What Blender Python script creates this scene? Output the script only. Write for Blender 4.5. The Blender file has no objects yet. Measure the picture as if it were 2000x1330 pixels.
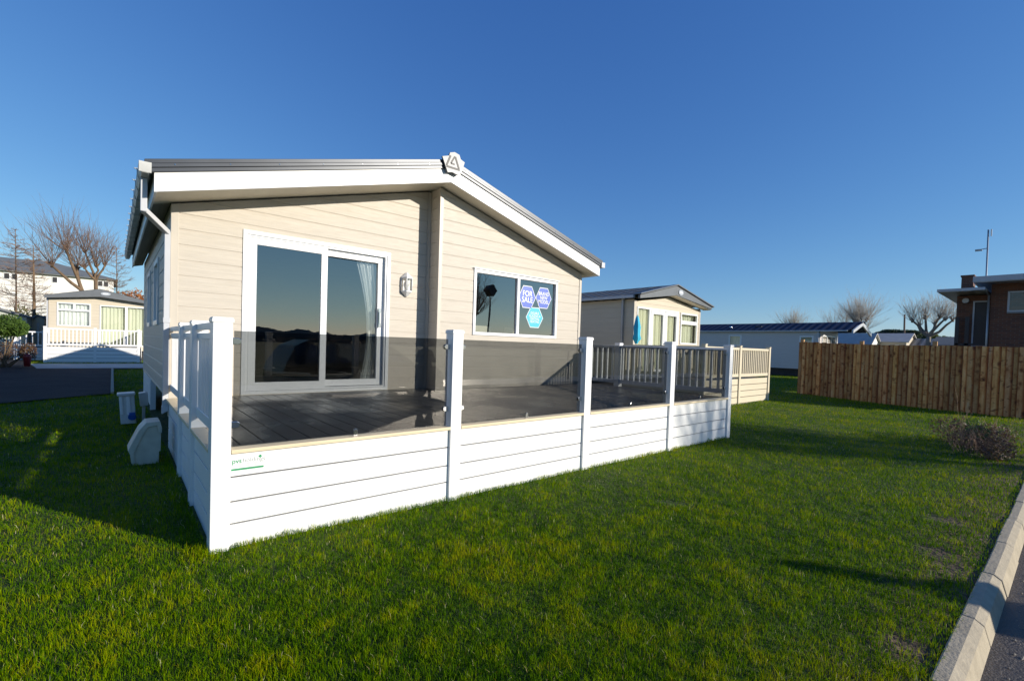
import bpy, math, random
import numpy as np
from mathutils import Vector, Matrix, noise
R = math.radians
S = bpy.context.scene
COL = S.collection
random.seed(7)
OFF = {}

# ------------------------------------------------------------------ scene graph helpers
def tag(o, label=None, cat=None, group=None, kind=None):
    if label: o['label'] = label
    if cat: o['category'] = cat
    if group: o['group'] = group
    if kind: o['kind'] = kind
    return o

def thing(name, loc, label, cat, group=None):
    o = bpy.data.objects.new(name, None)
    o.empty_display_size = .2
    COL.objects.link(o)
    o.location = loc
    OFF[o.name] = Vector(loc)
    return tag(o, label, cat, group)

class MB:
    def __init__(s): s.v = []; s.f = []; s.m = []; s.sm = []; s.attr = None
    def face(s, pts, m=0, smooth=False):
        b = len(s.v); s.v += [tuple(p) for p in pts]; s.f.append(tuple(range(b, b+len(pts)))); s.m.append(m); s.sm.append(smooth)
    def box(s, x0, y0, z0, x1, y1, z1, m=0):
        if x0 > x1: x0, x1 = x1, x0
        if y0 > y1: y0, y1 = y1, y0
        if z0 > z1: z0, z1 = z1, z0
        b = len(s.v)
        s.v += [(x0,y0,z0),(x1,y0,z0),(x1,y1,z0),(x0,y1,z0),(x0,y0,z1),(x1,y0,z1),(x1,y1,z1),(x0,y1,z1)]
        for q in ((3,2,1,0),(4,5,6,7),(0,1,5,4),(1,2,6,5),(2,3,7,6),(3,0,4,7)):
            s.f.append(tuple(b+i for i in q)); s.m.append(m); s.sm.append(False)
        return s
    def prism(s, pts, fn, d0, d1, m=0):
        """pts 2D (a,b) loop, fn(a,b,d)->3D, extruded from d0 to d1"""
        n = len(pts); b = len(s.v)
        s.v += [tuple(fn(a, c, d0)) for a, c in pts] + [tuple(fn(a, c, d1)) for a, c in pts]
        s.f.append(tuple(b+i for i in range(n))); s.f.append(tuple(b+n+i for i in reversed(range(n))))
        s.m += [m, m]; s.sm += [False, False]
        for i in range(n):
            j = (i+1) % n
            s.f.append((b+i, b+n+i, b+n+j, b+j)); s.m.append(m); s.sm.append(False)
        return s
    def tube(s, p0, p1, r0, r1=None, n=10, m=0, caps=True, smooth=True):
        r1 = r0 if r1 is None else r1
        p0 = Vector(p0); p1 = Vector(p1); d = (p1-p0)
        if d.length < 1e-6: return s
        d.normalize()
        a = d.orthogonal().normalized(); c = d.cross(a)
        b = len(s.v)
        for p, r in ((p0, r0), (p1, r1)):
            for i in range(n):
                t = 2*math.pi*i/n
                s.v.append(tuple(p + (a*math.cos(t)+c*math.sin(t))*r))
        for i in range(n):
            j = (i+1) % n
            s.f.append((b+i, b+j, b+n+j, b+n+i)); s.m.append(m); s.sm.append(smooth)
        if caps:
            s.f.append(tuple(b+i for i in reversed(range(n)))); s.m.append(m); s.sm.append(False)
            s.f.append(tuple(b+n+i for i in range(n))); s.m.append(m); s.sm.append(False)
        return s
    def lathe(s, c, prof, n=16, m=0, a0=0, a1=2*math.pi):
        c = Vector(c); b = len(s.v); full = abs(a1-a0-2*math.pi) < 1e-6; k = n if full else n+1
        for r, z in prof:
            for i in range(k):
                t = a0+(a1-a0)*i/n
                s.v.append((c.x+r*math.cos(t), c.y+r*math.sin(t), c.z+z))
        for q in range(len(prof)-1):
            for i in range(n):
                j = (i+1) % k
                s.f.append((b+q*k+i, b+q*k+j, b+(q+1)*k+j, b+(q+1)*k+i)); s.m.append(m); s.sm.append(True)
        return s
    def build(s, name, mats, parent=None, bevel=0, label=None):
        off = OFF[parent.name] if parent else Vector((0, 0, 0))
        me = bpy.data.meshes.new(name)
        me.from_pydata([(x-off.x, y-off.y, z-off.z) for x, y, z in s.v], [], s.f)
        if not isinstance(mats, (list, tuple)): mats = [mats]
        for mt in mats: me.materials.append(mt)
        me.polygons.foreach_set('material_index', s.m)
        me.polygons.foreach_set('use_smooth', s.sm)
        me.validate(); me.update()
        o = bpy.data.objects.new(name, me); COL.objects.link(o)
        if parent: o.parent = parent; OFF[o.name] = off
        else: OFF[o.name] = Vector((0, 0, 0))
        if bevel:
            b = o.modifiers.new('bevel', 'BEVEL'); b.width = bevel; b.segments = 2; b.limit_method = 'ANGLE'
            b.angle_limit = R(50)
        if label: o['label'] = label
        return o

def dup(o, parent=None, dloc=(0, 0, 0)):
    c = o.copy(); COL.objects.link(c)
    c.parent = parent
    if parent is not None: OFF[c.name] = OFF[parent.name]
    c.location = Vector(o.location) + Vector(dloc)
    for ch in list(o.children): dup(ch, c)
    return c

# ------------------------------------------------------------------ materials
def newmat(name):
    m = bpy.data.materials.new(name); m.use_nodes = True
    nt = m.node_tree; nt.nodes.clear()
    out = nt.nodes.new('ShaderNodeOutputMaterial')
    return m, nt, out
def N(nt, t, **k):
    n = nt.nodes.new(t)
    for a, b in k.items():
        if a in n.inputs: n.inputs[a].default_value = b
        else: setattr(n, a, b)
    return n
def rgba(c): return (c[0], c[1], c[2], 1)
def ramp(nt, stops):
    n = nt.nodes.new('ShaderNodeValToRGB'); e = n.color_ramp.elements
    e[0].position = stops[0][0]; e[0].color = rgba(stops[0][1])
    e[1].position = stops[-1][0]; e[1].color = rgba(stops[-1][1])
    for p, c in stops[1:-1]:
        q = e.new(p); q.color = rgba(c)
    return n
def mat(name, col, rough=.5, metal=0, var=.08, scale=(3, 3, 3), detail=4, bump=0, bscale=None, spec=.5, coat=0, c2=None, rvar=0):
    """Principled with two-scale noise colour variation and optional bump."""
    m, nt, out = newmat(name)
    L = nt.links.new
    tc = N(nt, 'ShaderNodeTexCoord'); mp = N(nt, 'ShaderNodeMapping'); mp.inputs['Scale'].default_value = scale
    L(tc.outputs['Object'], mp.inputs['Vector'])
    no = N(nt, 'ShaderNodeTexNoise', Scale=1.0, Detail=detail, Roughness=.6); L(mp.outputs[0], no.inputs['Vector'])
    a = c2 if c2 else tuple(max(0, x*(1-var)) for x in col); b = col if c2 else tuple(min(1, x*(1+var)) for x in col)
    rp = ramp(nt, [(.3, a), (.7, b)]); L(no.outputs['Fac'], rp.inputs[0])
    p = N(nt, 'ShaderNodeBsdfPrincipled'); p.inputs['Roughness'].default_value = rough; p.inputs['Metallic'].default_value = metal
    p.inputs['Specular IOR Level'].default_value = spec; p.inputs['Coat Weight'].default_value = coat
    L(rp.outputs[0], p.inputs['Base Color']); L(p.outputs[0], out.inputs[0])
    if rvar:
        mr = N(nt, 'ShaderNodeMapRange'); mr.inputs['To Min'].default_value = rough-rvar; mr.inputs['To Max'].default_value = rough+rvar
        L(no.outputs['Fac'], mr.inputs['Value']); L(mr.outputs[0], p.inputs['Roughness'])
    if bump:
        mp2 = N(nt, 'ShaderNodeMapping'); mp2.inputs['Scale'].default_value = bscale or scale; L(tc.outputs['Object'], mp2.inputs['Vector'])
        n2 = N(nt, 'ShaderNodeTexNoise', Scale=1.0, Detail=5); L(mp2.outputs[0], n2.inputs['Vector'])
        bp = N(nt, 'ShaderNodeBump', Strength=bump, Distance=.01); L(n2.outputs['Fac'], bp.inputs['Height']); L(bp.outputs[0], p.inputs['Normal'])
    return m

M = {}
M['siding'] = mat('cream_siding', (.51, .458, .38), .5, var=.07, scale=(2.2, 2.2, 60), detail=6, bump=.35, bscale=(5, 5, 220))
M['siding_trim'] = mat('cream_trim', (.50, .45, .375), .45, var=.04)
M['siding_far'] = mat('cream_siding_far', (.57, .50, .385), .5, var=.05, scale=(1, 1, 20))
M['siding_grey'] = mat('grey_siding', (.60, .56, .54), .5, var=.05, scale=(1, 1, 20))
M['white'] = mat('white_upvc', (.80, .80, .79), .35, var=.02, bump=.05, bscale=(2, 2, 30))
M['white_dirty'] = mat('white_upvc_skirt', (.80, .80, .785), .4, var=.03, scale=(1.5, 1.5, 4), bump=.12, bscale=(3, 3, 160))
M['white_frame'] = mat('white_frame', (.78, .79, .79), .28, var=.02)
M['beige'] = mat('beige_upvc', (.68, .57, .38), .45, var=.05, scale=(4, 20, 20))
M['beige_deck'] = mat('beige_upvc_far', (.66, .58, .43), .45, var=.04)
M['emblem'] = mat('emblem_silver', (.10, .105, .11), .42, metal=.3, var=.1)
M['verge'] = mat('dark_roof_metal', (.05, .056, .066), .38, metal=.3, var=.12, scale=(2, 2, 8))
M['gutter'] = mat('pale_gutter', (.50, .51, .53), .4, var=.05)
M['gutterdark'] = mat('gutter_underside', (.52, .52, .49), .5, var=.15, scale=(3, 3, 6))
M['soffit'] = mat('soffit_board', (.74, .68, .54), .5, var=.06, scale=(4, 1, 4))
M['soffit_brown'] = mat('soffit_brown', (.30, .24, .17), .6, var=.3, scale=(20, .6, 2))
M['chrome'] = mat('polished_steel', (.62, .62, .62), .14, metal=1, var=.05)
M['black'] = mat('black_plastic', (.02, .02, .022), .5, var=.2)
M['underfloor'] = mat('dark_steel', (.03, .03, .03), .7, var=.3)
M['curtain'] = mat('curtain_fabric', (.78, .78, .64), .85, var=.12, scale=(14, 14, .6))
M['sheer'] = mat('white_voile', (.85, .86, .86), .8, var=.06, scale=(12, 12, 1))
M['badge'] = mat('badge_silver', (.55, .56, .58), .3, metal=.5, var=.1)
M['darkfascia'] = mat('charcoal_fascia', (.13, .14, .15), .4, var=.1)
M['tealcloth'] = mat('turquoise_canvas', (.03, .42, .62), .8, var=.12, scale=(20, 20, 3))
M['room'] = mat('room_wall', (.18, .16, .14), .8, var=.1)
M['roomwood'] = mat('pale_wood', (.62, .52, .36), .5, var=.1)
M['bark'] = mat('bark', (.16, .105, .06), .9, var=.35, scale=(6, 6, 2), bump=.6, bscale=(20, 20, 6))
M['bark_grey'] = mat('bark_grey', (.20, .17, .13), .9, var=.3, scale=(6, 6, 2))
M['twig'] = mat('twig_brown', (.27, .175, .12), .85, var=.25)
M['twig_pale'] = mat('twig_pale', (.34, .30, .25), .85, var=.2)
M['concrete'] = mat('kerb_concrete', (.36, .31, .22), .85, var=.16, scale=(9, 9, 9), detail=8, bump=.5, bscale=(60, 60, 60))
M['pavement'] = mat('pavement_concrete', (.42, .40, .36), .38, var=.12, scale=(2, 2, 2), detail=6, spec=.8)
M['asphalt'] = mat('asphalt', (.028, .028, .030), .85, var=.3, scale=(1.2, 1.2, 1.2), detail=8, bump=1.0, bscale=(140, 140, 140), spec=.15)
M['render'] = mat('painted_render', (.76, .74, .68), .8, var=.07, scale=(.6, .6, 1.2), detail=6)
M['slate'] = mat('grey_roof_felt', (.17, .18, .175), .7, var=.15, scale=(.8, .8, .8))
M['metalgrey'] = mat('galvanised_grey', (.35, .36, .37), .4, metal=.5, var=.12)
M['fasciagrey'] = mat('grey_fascia_board', (.42, .45, .48), .5, var=.08)
M['greenbox'] = mat('greygreen_plastic', (.44, .46, .39), .5, var=.14, scale=(9, 9, 9), detail=6)
M['whitebox'] = mat('offwhite_plastic', (.62, .62, .60), .35, var=.08, scale=(9, 9, 9))
M['bluesocket'] = mat('blue_plastic', (.01, .10, .42), .35, var=.1)
M['soil'] = mat('bare_soil', (.15, .10, .065), .95, var=.35, scale=(25, 25, 25), detail=8, bump=1, bscale=(60, 60, 60))
M['hill'] = mat('far_woodland', (.06, .065, .06), .95, var=.3, scale=(.05, .05, .1))
M['carpaint'] = mat('dark_car_paint', (.012, .014, .018), .25, coat=1, var=.1)
M['tyre'] = mat('rubber', (.02, .02, .02), .85, var=.1)
M['cloth_dark'] = mat('dark_coat_cloth', (.018, .018, .022), .9, var=.3, scale=(30, 30, 30))
M['skin'] = mat('skin', (.50, .30, .22), .55, var=.08)
M['hair'] = mat('brown_hair', (.05, .03, .02), .7, var=.2)
M['red'] = mat('red_plastic', (.25, .02, .02), .4, var=.1)
M['lampglass'] = mat('frosted_lamp', (.75, .75, .72), .3, var=.03)
M['signblue'] = mat('sticker_blue', (.06, .12, .50), .35, var=.02)
M['signcyan'] = mat('sticker_cyan', (.04, .46, .68), .35, var=.02)
M['signwhite'] = mat('sticker_white', (.85, .85, .85), .35, var=.01)
M['printgreen'] = mat('print_green', (.04, .28, .12), .4, var=.03)
M['printgrey'] = mat('print_grey', (.28, .32, .30), .4, var=.03)
M['greyroof'] = mat('pale_grey_roof', (.42, .40, .37), .8, var=.1)
M['pole_wood'] = mat('pole_wood', (.14, .10, .07), .9, var=.2)

def glass(name, tint, gloss_boost=1.0, ior=1.5, rough=.0, wav=0.0, cap=.9):
    m, nt, out = newmat(name); L = nt.links.new
    tr = N(nt, 'ShaderNodeBsdfTransparent'); tr.inputs['Color'].default_value = rgba(tint)
    gl = N(nt, 'ShaderNodeBsdfGlossy'); gl.inputs['Roughness'].default_value = rough; gl.inputs['Color'].default_value = (1, .94, .87, 1)
    fr = N(nt, 'ShaderNodeFresnel', IOR=ior)
    mu = N(nt, 'ShaderNodeMath', operation='MULTIPLY'); mu.use_clamp = True; mu.inputs[1].default_value = gloss_boost
    mx = N(nt, 'ShaderNodeMixShader')
    cp = N(nt, 'ShaderNodeMath', operation='MINIMUM'); cp.inputs[1].default_value = cap
    L(fr.outputs[0], mu.inputs[0]); L(mu.outputs[0], cp.inputs[0]); L(cp.outputs[0], mx.inputs[0]); L(tr.outputs[0], mx.inputs[1]); L(gl.outputs[0], mx.inputs[2]); L(mx.outputs[0], out.inputs[0])
    if wav:
        tc = N(nt, 'ShaderNodeTexCoord'); no = N(nt, 'ShaderNodeTexNoise', Scale=1.6, Detail=1)
        bp = N(nt, 'ShaderNodeBump', Strength=wav, Distance=.01)
        L(tc.outputs['Object'], no.inputs['Vector']); L(no.outputs['Fac'], bp.inputs['Height']); L(bp.outputs[0], gl.inputs['Normal']); L(bp.outputs[0], fr.inputs['Normal'])
    return m
M['pane'] = glass('window_glass', (.86, .90, .88), 6.5, 1.5, 0, .12)
M['pane_far'] = glass('window_glass_far', (.8, .84, .82), 1.8, 1.5, 0, 0)
M['smoked'] = glass('smoked_glass', (.52, .535, .54), 1.0, 1.5, 0, .05, .075)
M['clear'] = glass('lantern_glass', (.9, .9, .88), 1.5, 1.5, .05, 0)

def deck_mat():
    m, nt, out = newmat('wet_composite_decking'); L = nt.links.new
    tc = N(nt, 'ShaderNodeTexCoord'); sx = N(nt, 'ShaderNodeSeparateXYZ'); L(tc.outputs['Object'], sx.inputs[0])
    n1 = N(nt, 'ShaderNodeTexNoise', Scale=1.1, Detail=3); L(tc.outputs['Object'], n1.inputs['Vector'])
    wet = N(nt, 'ShaderNodeMapRange'); wet.inputs['From Min'].default_value = .40; wet.inputs['From Max'].default_value = .62
    L(n1.outputs['Fac'], wet.inputs['Value'])
    n2 = N(nt, 'ShaderNodeTexNoise', Scale=60, Detail=4); mp = N(nt, 'ShaderNodeMapping'); mp.inputs['Scale'].default_value = (1, .06, 1)
    L(tc.outputs['Object'], mp.inputs['Vector']); L(mp.outputs[0], n2.inputs['Vector'])
    rp = ramp(nt, [(.3, (.085, .083, .080)), (.7, (.155, .150, .145))]); L(n2.outputs['Fac'], rp.inputs[0])
    mx = N(nt, 'ShaderNodeMix', data_type='RGBA', blend_type='MULTIPLY'); mx.inputs['Factor'].default_value = 1
    wr = ramp(nt, [(0, (1, 1, 1)), (1, (.62, .62, .64))]); L(wet.outputs[0], wr.inputs[0])
    L(rp.outputs[0], mx.inputs['A']); L(wr.outputs[0], mx.inputs['B'])
    ro = N(nt, 'ShaderNodeMapRange'); ro.inputs['To Min'].default_value = .5; ro.inputs['To Max'].default_value = .13
    L(wet.outputs[0], ro.inputs['Value'])
    p = N(nt, 'ShaderNodeBsdfPrincipled'); L(mx.outputs['Result'], p.inputs['Base Color']); L(ro.outputs[0], p.inputs['Roughness'])
    # fine grooves along each board
    w = N(nt, 'ShaderNodeTexWave', wave_type='BANDS', bands_direction='X', Scale=22.0, Distortion=.3); L(tc.outputs['Object'], w.inputs['Vector'])
    bp = N(nt, 'ShaderNodeBump', Strength=.25, Distance=.004); L(w.outputs['Fac'], bp.inputs['Height'])
    b2 = N(nt, 'ShaderNodeBump', Strength=.35, Distance=.004); L(n2.outputs['Fac'], b2.inputs['Height']); L(bp.outputs[0], b2.inputs['Normal'])
    L(b2.outputs[0], p.inputs['Normal']); L(p.outputs[0], out.inputs[0])
    return m
M['deck'] = deck_mat()

def fence_mat():
    m, nt, out = newmat('treated_softwood'); L = nt.links.new
    at = N(nt, 'ShaderNodeAttribute', attribute_name='tone')
    tc = N(nt, 'ShaderNodeTexCoord'); mp = N(nt, 'ShaderNodeMapping'); mp.inputs['Scale'].default_value = (5, 5, 1.6)
    L(tc.outputs['Object'], mp.inputs['Vector'])
    ad = N(nt, 'ShaderNodeVectorMath', operation='ADD'); L(mp.outputs[0], ad.inputs[0])
    sc = N(nt, 'ShaderNodeVectorMath', operation='SCALE', Scale=37.0); L(at.outputs['Color'], sc.inputs[0]); L(sc.outputs[0], ad.inputs[1])
    n1 = N(nt, 'ShaderNodeTexNoise', Scale=1.6, Detail=6, Roughness=.65); L(ad.outputs[0], n1.inputs['Vector'])
    rp = ramp(nt, [(.28, (.34, .125, .035)), (.42, (.68, .34, .11)), (.6, (.82, .50, .20)), (.78, (.88, .66, .38))]); L(n1.outputs['Fac'], rp.inputs[0])
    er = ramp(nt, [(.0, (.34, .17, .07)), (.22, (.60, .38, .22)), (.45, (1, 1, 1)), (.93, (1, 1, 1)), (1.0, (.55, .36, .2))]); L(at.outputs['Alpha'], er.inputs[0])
    ms = N(nt, 'ShaderNodeMapping'); ms.inputs['Scale'].default_value = (6, 6, 11); L(tc.outputs['Object'], ms.inputs['Vector'])
    as_ = N(nt, 'ShaderNodeVectorMath', operation='ADD'); L(ms.outputs[0], as_.inputs[0]); L(sc.outputs[0], as_.inputs[1])
    ns = N(nt, 'ShaderNodeTexNoise', Scale=1.0, Detail=4, Distortion=1.2); L(as_.outputs[0], ns.inputs['Vector'])
    sr = ramp(nt, [(.58, (1, 1, 1)), (.70, (.35, .25, .2))]); L(ns.outputs['Fac'], sr.inputs[0])
    kn = N(nt, 'ShaderNodeTexVoronoi', Scale=1.0); mk = N(nt, 'ShaderNodeMapping'); mk.inputs['Scale'].default_value = (6, 6, 3.4)
    L(tc.outputs['Object'], mk.inputs['Vector']); a2 = N(nt, 'ShaderNodeVectorMath', operation='ADD'); L(mk.outputs[0], a2.inputs[0]); L(sc.outputs[0], a2.inputs[1]); L(a2.outputs[0], kn.inputs['Vector'])
    kr = ramp(nt, [(.08, (.35, .22, .15)), (.30, (1, 1, 1))]); L(kn.outputs['Distance'], kr.inputs[0])
    mx = N(nt, 'ShaderNodeMix', data_type='RGBA', blend_type='MULTIPLY'); mx.inputs['Factor'].default_value = 1; L(rp.outputs[0], mx.inputs['A']); L(kr.outputs[0], mx.inputs['B'])
    m2 = N(nt, 'ShaderNodeMix', data_type='RGBA', blend_type='MULTIPLY'); m2.inputs['Factor'].default_value = .85; L(mx.outputs['Result'], m2.inputs['A']); L(at.outputs['Color'], m2.inputs['B'])
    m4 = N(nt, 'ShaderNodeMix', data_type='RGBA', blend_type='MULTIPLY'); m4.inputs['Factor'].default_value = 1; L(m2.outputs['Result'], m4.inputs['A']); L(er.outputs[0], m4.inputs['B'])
    m6 = N(nt, 'ShaderNodeMix', data_type='RGBA', blend_type='MULTIPLY'); m6.inputs['Factor'].default_value = 1; L(m4.outputs['Result'], m6.inputs['A']); L(sr.outputs[0], m6.inputs['B'])
    p = N(nt, 'ShaderNodeBsdfPrincipled', Roughness=.8); L(m6.outputs['Result'], p.inputs['Base Color']); L(p.outputs[0], out.inputs[0])
    return m
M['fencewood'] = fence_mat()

def brick_mat():
    m, nt, out = newmat('red_brick'); L = nt.links.new
    tc = N(nt, 'ShaderNodeTexCoord'); sp = N(nt, 'ShaderNodeSeparateXYZ'); L(tc.outputs['Object'], sp.inputs[0])
    ad = N(nt, 'ShaderNodeMath', operation='ADD'); L(sp.outputs[0], ad.inputs[0]); L(sp.outputs[1], ad.inputs[1])
    cb = N(nt, 'ShaderNodeCombineXYZ'); L(ad.outputs[0], cb.inputs[0]); L(sp.outputs[2], cb.inputs[1])
    b = N(nt, 'ShaderNodeTexBrick', Scale=1.0); b.inputs['Brick Width'].default_value = .225; b.inputs['Row Height'].default_value = .075; b.inputs['Mortar Size'].default_value = .008
    b.inputs['Color1'].default_value = (.17, .065, .032, 1); b.inputs['Color2'].default_value = (.095, .04, .026, 1); b.inputs['Mortar'].default_value = (.13, .095, .075, 1)
    L(cb.outputs[0], b.inputs['Vector'])
    p = N(nt, 'ShaderNodeBsdfPrincipled', Roughness=.85); L(b.outputs['Color'], p.inputs['Base Color']); L(p.outputs[0], out.inputs[0])
    return m
M['brick'] = brick_mat()

def tile_mat(name, c1, c2, axis):
    """pressed roof tiles: rows down the slope, columns along the ridge (axis)"""
    m, nt, out = newmat(name); L = nt.links.new
    tc = N(nt, 'ShaderNodeTexCoord'); sp = N(nt, 'ShaderNodeSeparateXYZ'); L(tc.outputs['Object'], sp.inputs[0])
    def saw(sock, s):
        a = N(nt, 'ShaderNodeMath', operation='MULTIPLY'); a.inputs[1].default_value = s; L(sock, a.inputs[0])
        f = N(nt, 'ShaderNodeMath', operation='FRACT'); L(a.outputs[0], f.inputs[0]); return f
    fa = saw(sp.outputs[axis], 2.4)
    z = N(nt, 'ShaderNodeMath', operation='MULTIPLY'); z.inputs[1].default_value = 11.0; L(sp.outputs[2], z.inputs[0])
    fz = N(nt, 'ShaderNodeMath', operation='FRACT'); L(z.outputs[0], fz.inputs[0])
    sn = N(nt, 'ShaderNodeMath', operation='PINGPONG'); sn.inputs[1].default_value = .5; L(fa.outputs[0], sn.inputs[0])
    ad = N(nt, 'ShaderNodeMath', operation='ADD'); L(sn.outputs[0], ad.inputs[0]); L(fz.outputs[0], ad.inputs[1])
    rp = ramp(nt, [(.45, c1), (.85, c2)]); L(ad.outputs[0], rp.inputs[0])
    bp = N(nt, 'ShaderNodeBump', Strength=1.0, Distance=.05); L(ad.outputs[0], bp.inputs['Height'])
    p = N(nt, 'ShaderNodeBsdfDiffuse'); L(rp.outputs[0], p.inputs['Color']); L(bp.outputs[0], p.inputs['Normal']); L(p.outputs[0], out.inputs[0])
    return m
M['tiles'] = tile_mat('charcoal_tiles', (.015, .015, .017), (.34, .335, .32), 1)
M['tiles_blue'] = tile_mat('dark_slate_tiles', (.012, .016, .032), (.075, .095, .145), 1)

def grass_mat():
    m, nt, out = newmat('lawn_grass_blades'); L = nt.links.new
    at = N(nt, 'ShaderNodeAttribute', attribute_name='tint')
    rp = ramp(nt, [(0, (.035, .10, .001)), (.3, (.095, .205, .001)), (.55, (.195, .29, .001)), (.8, (.34, .355, .002)), (.9, (.28, .19, .02)), (.96, (.50, .46, .22)), (1, (.62, .60, .36))]); L(at.outputs['Fac'], rp.inputs[0])
    p = N(nt, 'ShaderNodeBsdfPrincipled', Roughness=.55); p.inputs['Specular IOR Level'].default_value = .01
    L(rp.outputs[0], p.inputs['Base Color'])
    t = N(nt, 'ShaderNodeBsdfTranslucent'); L(rp.outputs[0], t.inputs['Color'])
    mx = N(nt, 'ShaderNodeMixShader'); mx.inputs[0].default_value = .35
    L(p.outputs[0], mx.inputs[1]); L(t.outputs[0], mx.inputs[2]); L(mx.outputs[0], out.inputs[0])
    return m
M['grass'] = grass_mat()
def leaf_mat(name, a, b, c):
    m, nt, out = newmat(name); L = nt.links.new
    g = N(nt, 'ShaderNodeObjectInfo'); tc = N(nt, 'ShaderNodeTexCoord'); no = N(nt, 'ShaderNodeTexNoise', Scale=9.0, Detail=3); L(tc.outputs['Object'], no.inputs['Vector'])
    rp = ramp(nt, [(.3, a), (.5, b), (.72, c)]); L(no.outputs['Fac'], rp.inputs[0])
    p = N(nt, 'ShaderNodeBsdfPrincipled', Roughness=.55); L(rp.outputs[0], p.inputs['Base Color'])
    t = N(nt, 'ShaderNodeBsdfTranslucent'); L(rp.outputs[0], t.inputs['Color'])
    mx = N(nt, 'ShaderNodeMixShader'); mx.inputs[0].default_value = .25; L(p.outputs[0], mx.inputs[1]); L(t.outputs[0], mx.inputs[2]); L(mx.outputs[0], out.inputs[0])
    return m
M['leaf_green'] = leaf_mat('bush_leaves', (.025, .055, .008), (.06, .12, .012), (.12, .19, .03))
M['leaf_dark'] = leaf_mat('pine_needles', (.02, .035, .012), (.035, .055, .02), (.06, .08, .03))
M['leaf_orange'] = leaf_mat('copper_leaves', (.28, .09, .02), (.42, .15, .03), (.5, .22, .05))
M['leaf_brown'] = leaf_mat('brown_leaves', (.07, .035, .02), (.12, .06, .03), (.16, .12, .04))
M['leaf_olive'] = leaf_mat('olive_leaves', (.06, .09, .02), (.12, .14, .03), (.25, .25, .06))

def ground_mat():
    m, nt, out = newmat('turf_ground'); L = nt.links.new
    tc = N(nt, 'ShaderNodeTexCoord')
    n1 = N(nt, 'ShaderNodeTexNoise', Scale=.7, Detail=5); L(tc.outputs['Object'], n1.inputs['Vector'])
    n2 = N(nt, 'ShaderNodeTexNoise', Scale=26.0, Detail=6); L(tc.outputs['Object'], n2.inputs['Vector'])
    r1 = ramp(nt, [(.3, (.07, .125, .006)), (.7, (.15, .19, .010))]); L(n1.outputs['Fac'], r1.inputs[0])
    r2 = ramp(nt, [(.35, (.35, .35, .35)), (.65, (1, 1, 1))]); L(n2.outputs['Fac'], r2.inputs[0])
    mx = N(nt, 'ShaderNodeMix', data_type='RGBA', blend_type='MULTIPLY'); mx.inputs['Factor'].default_value = .8; L(r1.outputs[0], mx.inputs['A']); L(r2.outputs[0], mx.inputs['B'])
    p = N(nt, 'ShaderNodeBsdfPrincipled', Roughness=.9); 
    ln_ = N(nt, 'ShaderNodeVectorMath', operation='LENGTH'); L(tc.outputs['Object'], ln_.inputs[0])
    mr = N(nt, 'ShaderNodeMapRange'); mr.inputs['From Min'].default_value = 14; mr.inputs['From Max'].default_value = 30; L(ln_.outputs['Value'], mr.inputs['Value'])
    r3 = ramp(nt, [(.35, (.035, .022, .010)), (.65, (.15, .10, .055))]); L(n2.outputs['Fac'], r3.inputs[0])
    r4 = ramp(nt, [(.35, (.020, .040, .003)), (.65, (.075, .105, .008))]); L(n2.outputs['Fac'], r4.inputs[0])
    sy = N(nt, 'ShaderNodeSeparateXYZ'); L(tc.outputs['Object'], sy.inputs[0])
    ym = N(nt, 'ShaderNodeMapRange'); ym.inputs['From Min'].default_value = -2.75; ym.inputs['From Max'].default_value = -3.0; L(sy.outputs[1], ym.inputs['Value'])
    m5 = N(nt, 'ShaderNodeMix', data_type='RGBA'); L(ym.outputs[0], m5.inputs['Factor']); L(r4.outputs[0], m5.inputs['A']); L(r3.outputs[0], m5.inputs['B'])
    m3 = N(nt, 'ShaderNodeMix', data_type='RGBA'); L(mr.outputs[0], m3.inputs['Factor']); L(m5.outputs['Result'], m3.inputs['A']); L(mx.outputs['Result'], m3.inputs['B'])
    L(m3.outputs['Result'], p.inputs['Base Color'])
    bp = N(nt, 'ShaderNodeBump', Strength=1, Distance=.04); L(n2.outputs['Fac'], bp.inputs['Height']); L(bp.outputs[0], p.inputs['Normal']); L(p.outputs[0], out.inputs[0])
    return m
M['ground'] = ground_mat()

# ------------------------------------------------------------------ camera (fitted to the photograph)
CAMP = Vector((-.5093, -3.5256, 1.3469))
yw, pt, rl = R(39.4056), R(-1.38475), R(1.76165)
Fv = Vector((math.sin(yw)*math.cos(pt), math.cos(yw)*math.cos(pt), math.sin(pt)))
Rv = Vector((math.cos(yw), -math.sin(yw), 0)); Uv = Rv.cross(Fv)
R2 = Rv*math.cos(rl)+Uv*math.sin(rl); U2 = -Rv*math.sin(rl)+Uv*math.cos(rl)
cam = bpy.data.cameras.new('camera'); camo = bpy.data.objects.new('camera', cam); COL.objects.link(camo)
mw = Matrix((R2, U2, -Fv)).transposed().to_4x4(); mw.translation = CAMP; camo.matrix_world = mw
cam.sensor_width = 36; cam.lens = 36*906.27/2000; cam.shift_x = 36.75/2000; cam.shift_y = 31.72/2000
cam.clip_start = .05; cam.clip_end = 3000
S.camera = camo

# ------------------------------------------------------------------ light
SUND = Vector((.5145, -.8575, math.tan(R(16.3)))).normalized()
w = bpy.data.worlds.new('World'); S.world = w; w.use_nodes = True
nt = w.node_tree; bg = nt.nodes['Background']; sky = nt.nodes.new('ShaderNodeTexSky')
sky.sky_type = 'NISHITA'; sky.sun_disc = False; sky.sun_elevation = R(16.3); sky.sun_rotation = math.atan2(SUND.x, SUND.y)
sky.air_density = 1.0; sky.dust_density = .0; sky.ozone_density = 3.5; sky.altitude = 0
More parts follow.
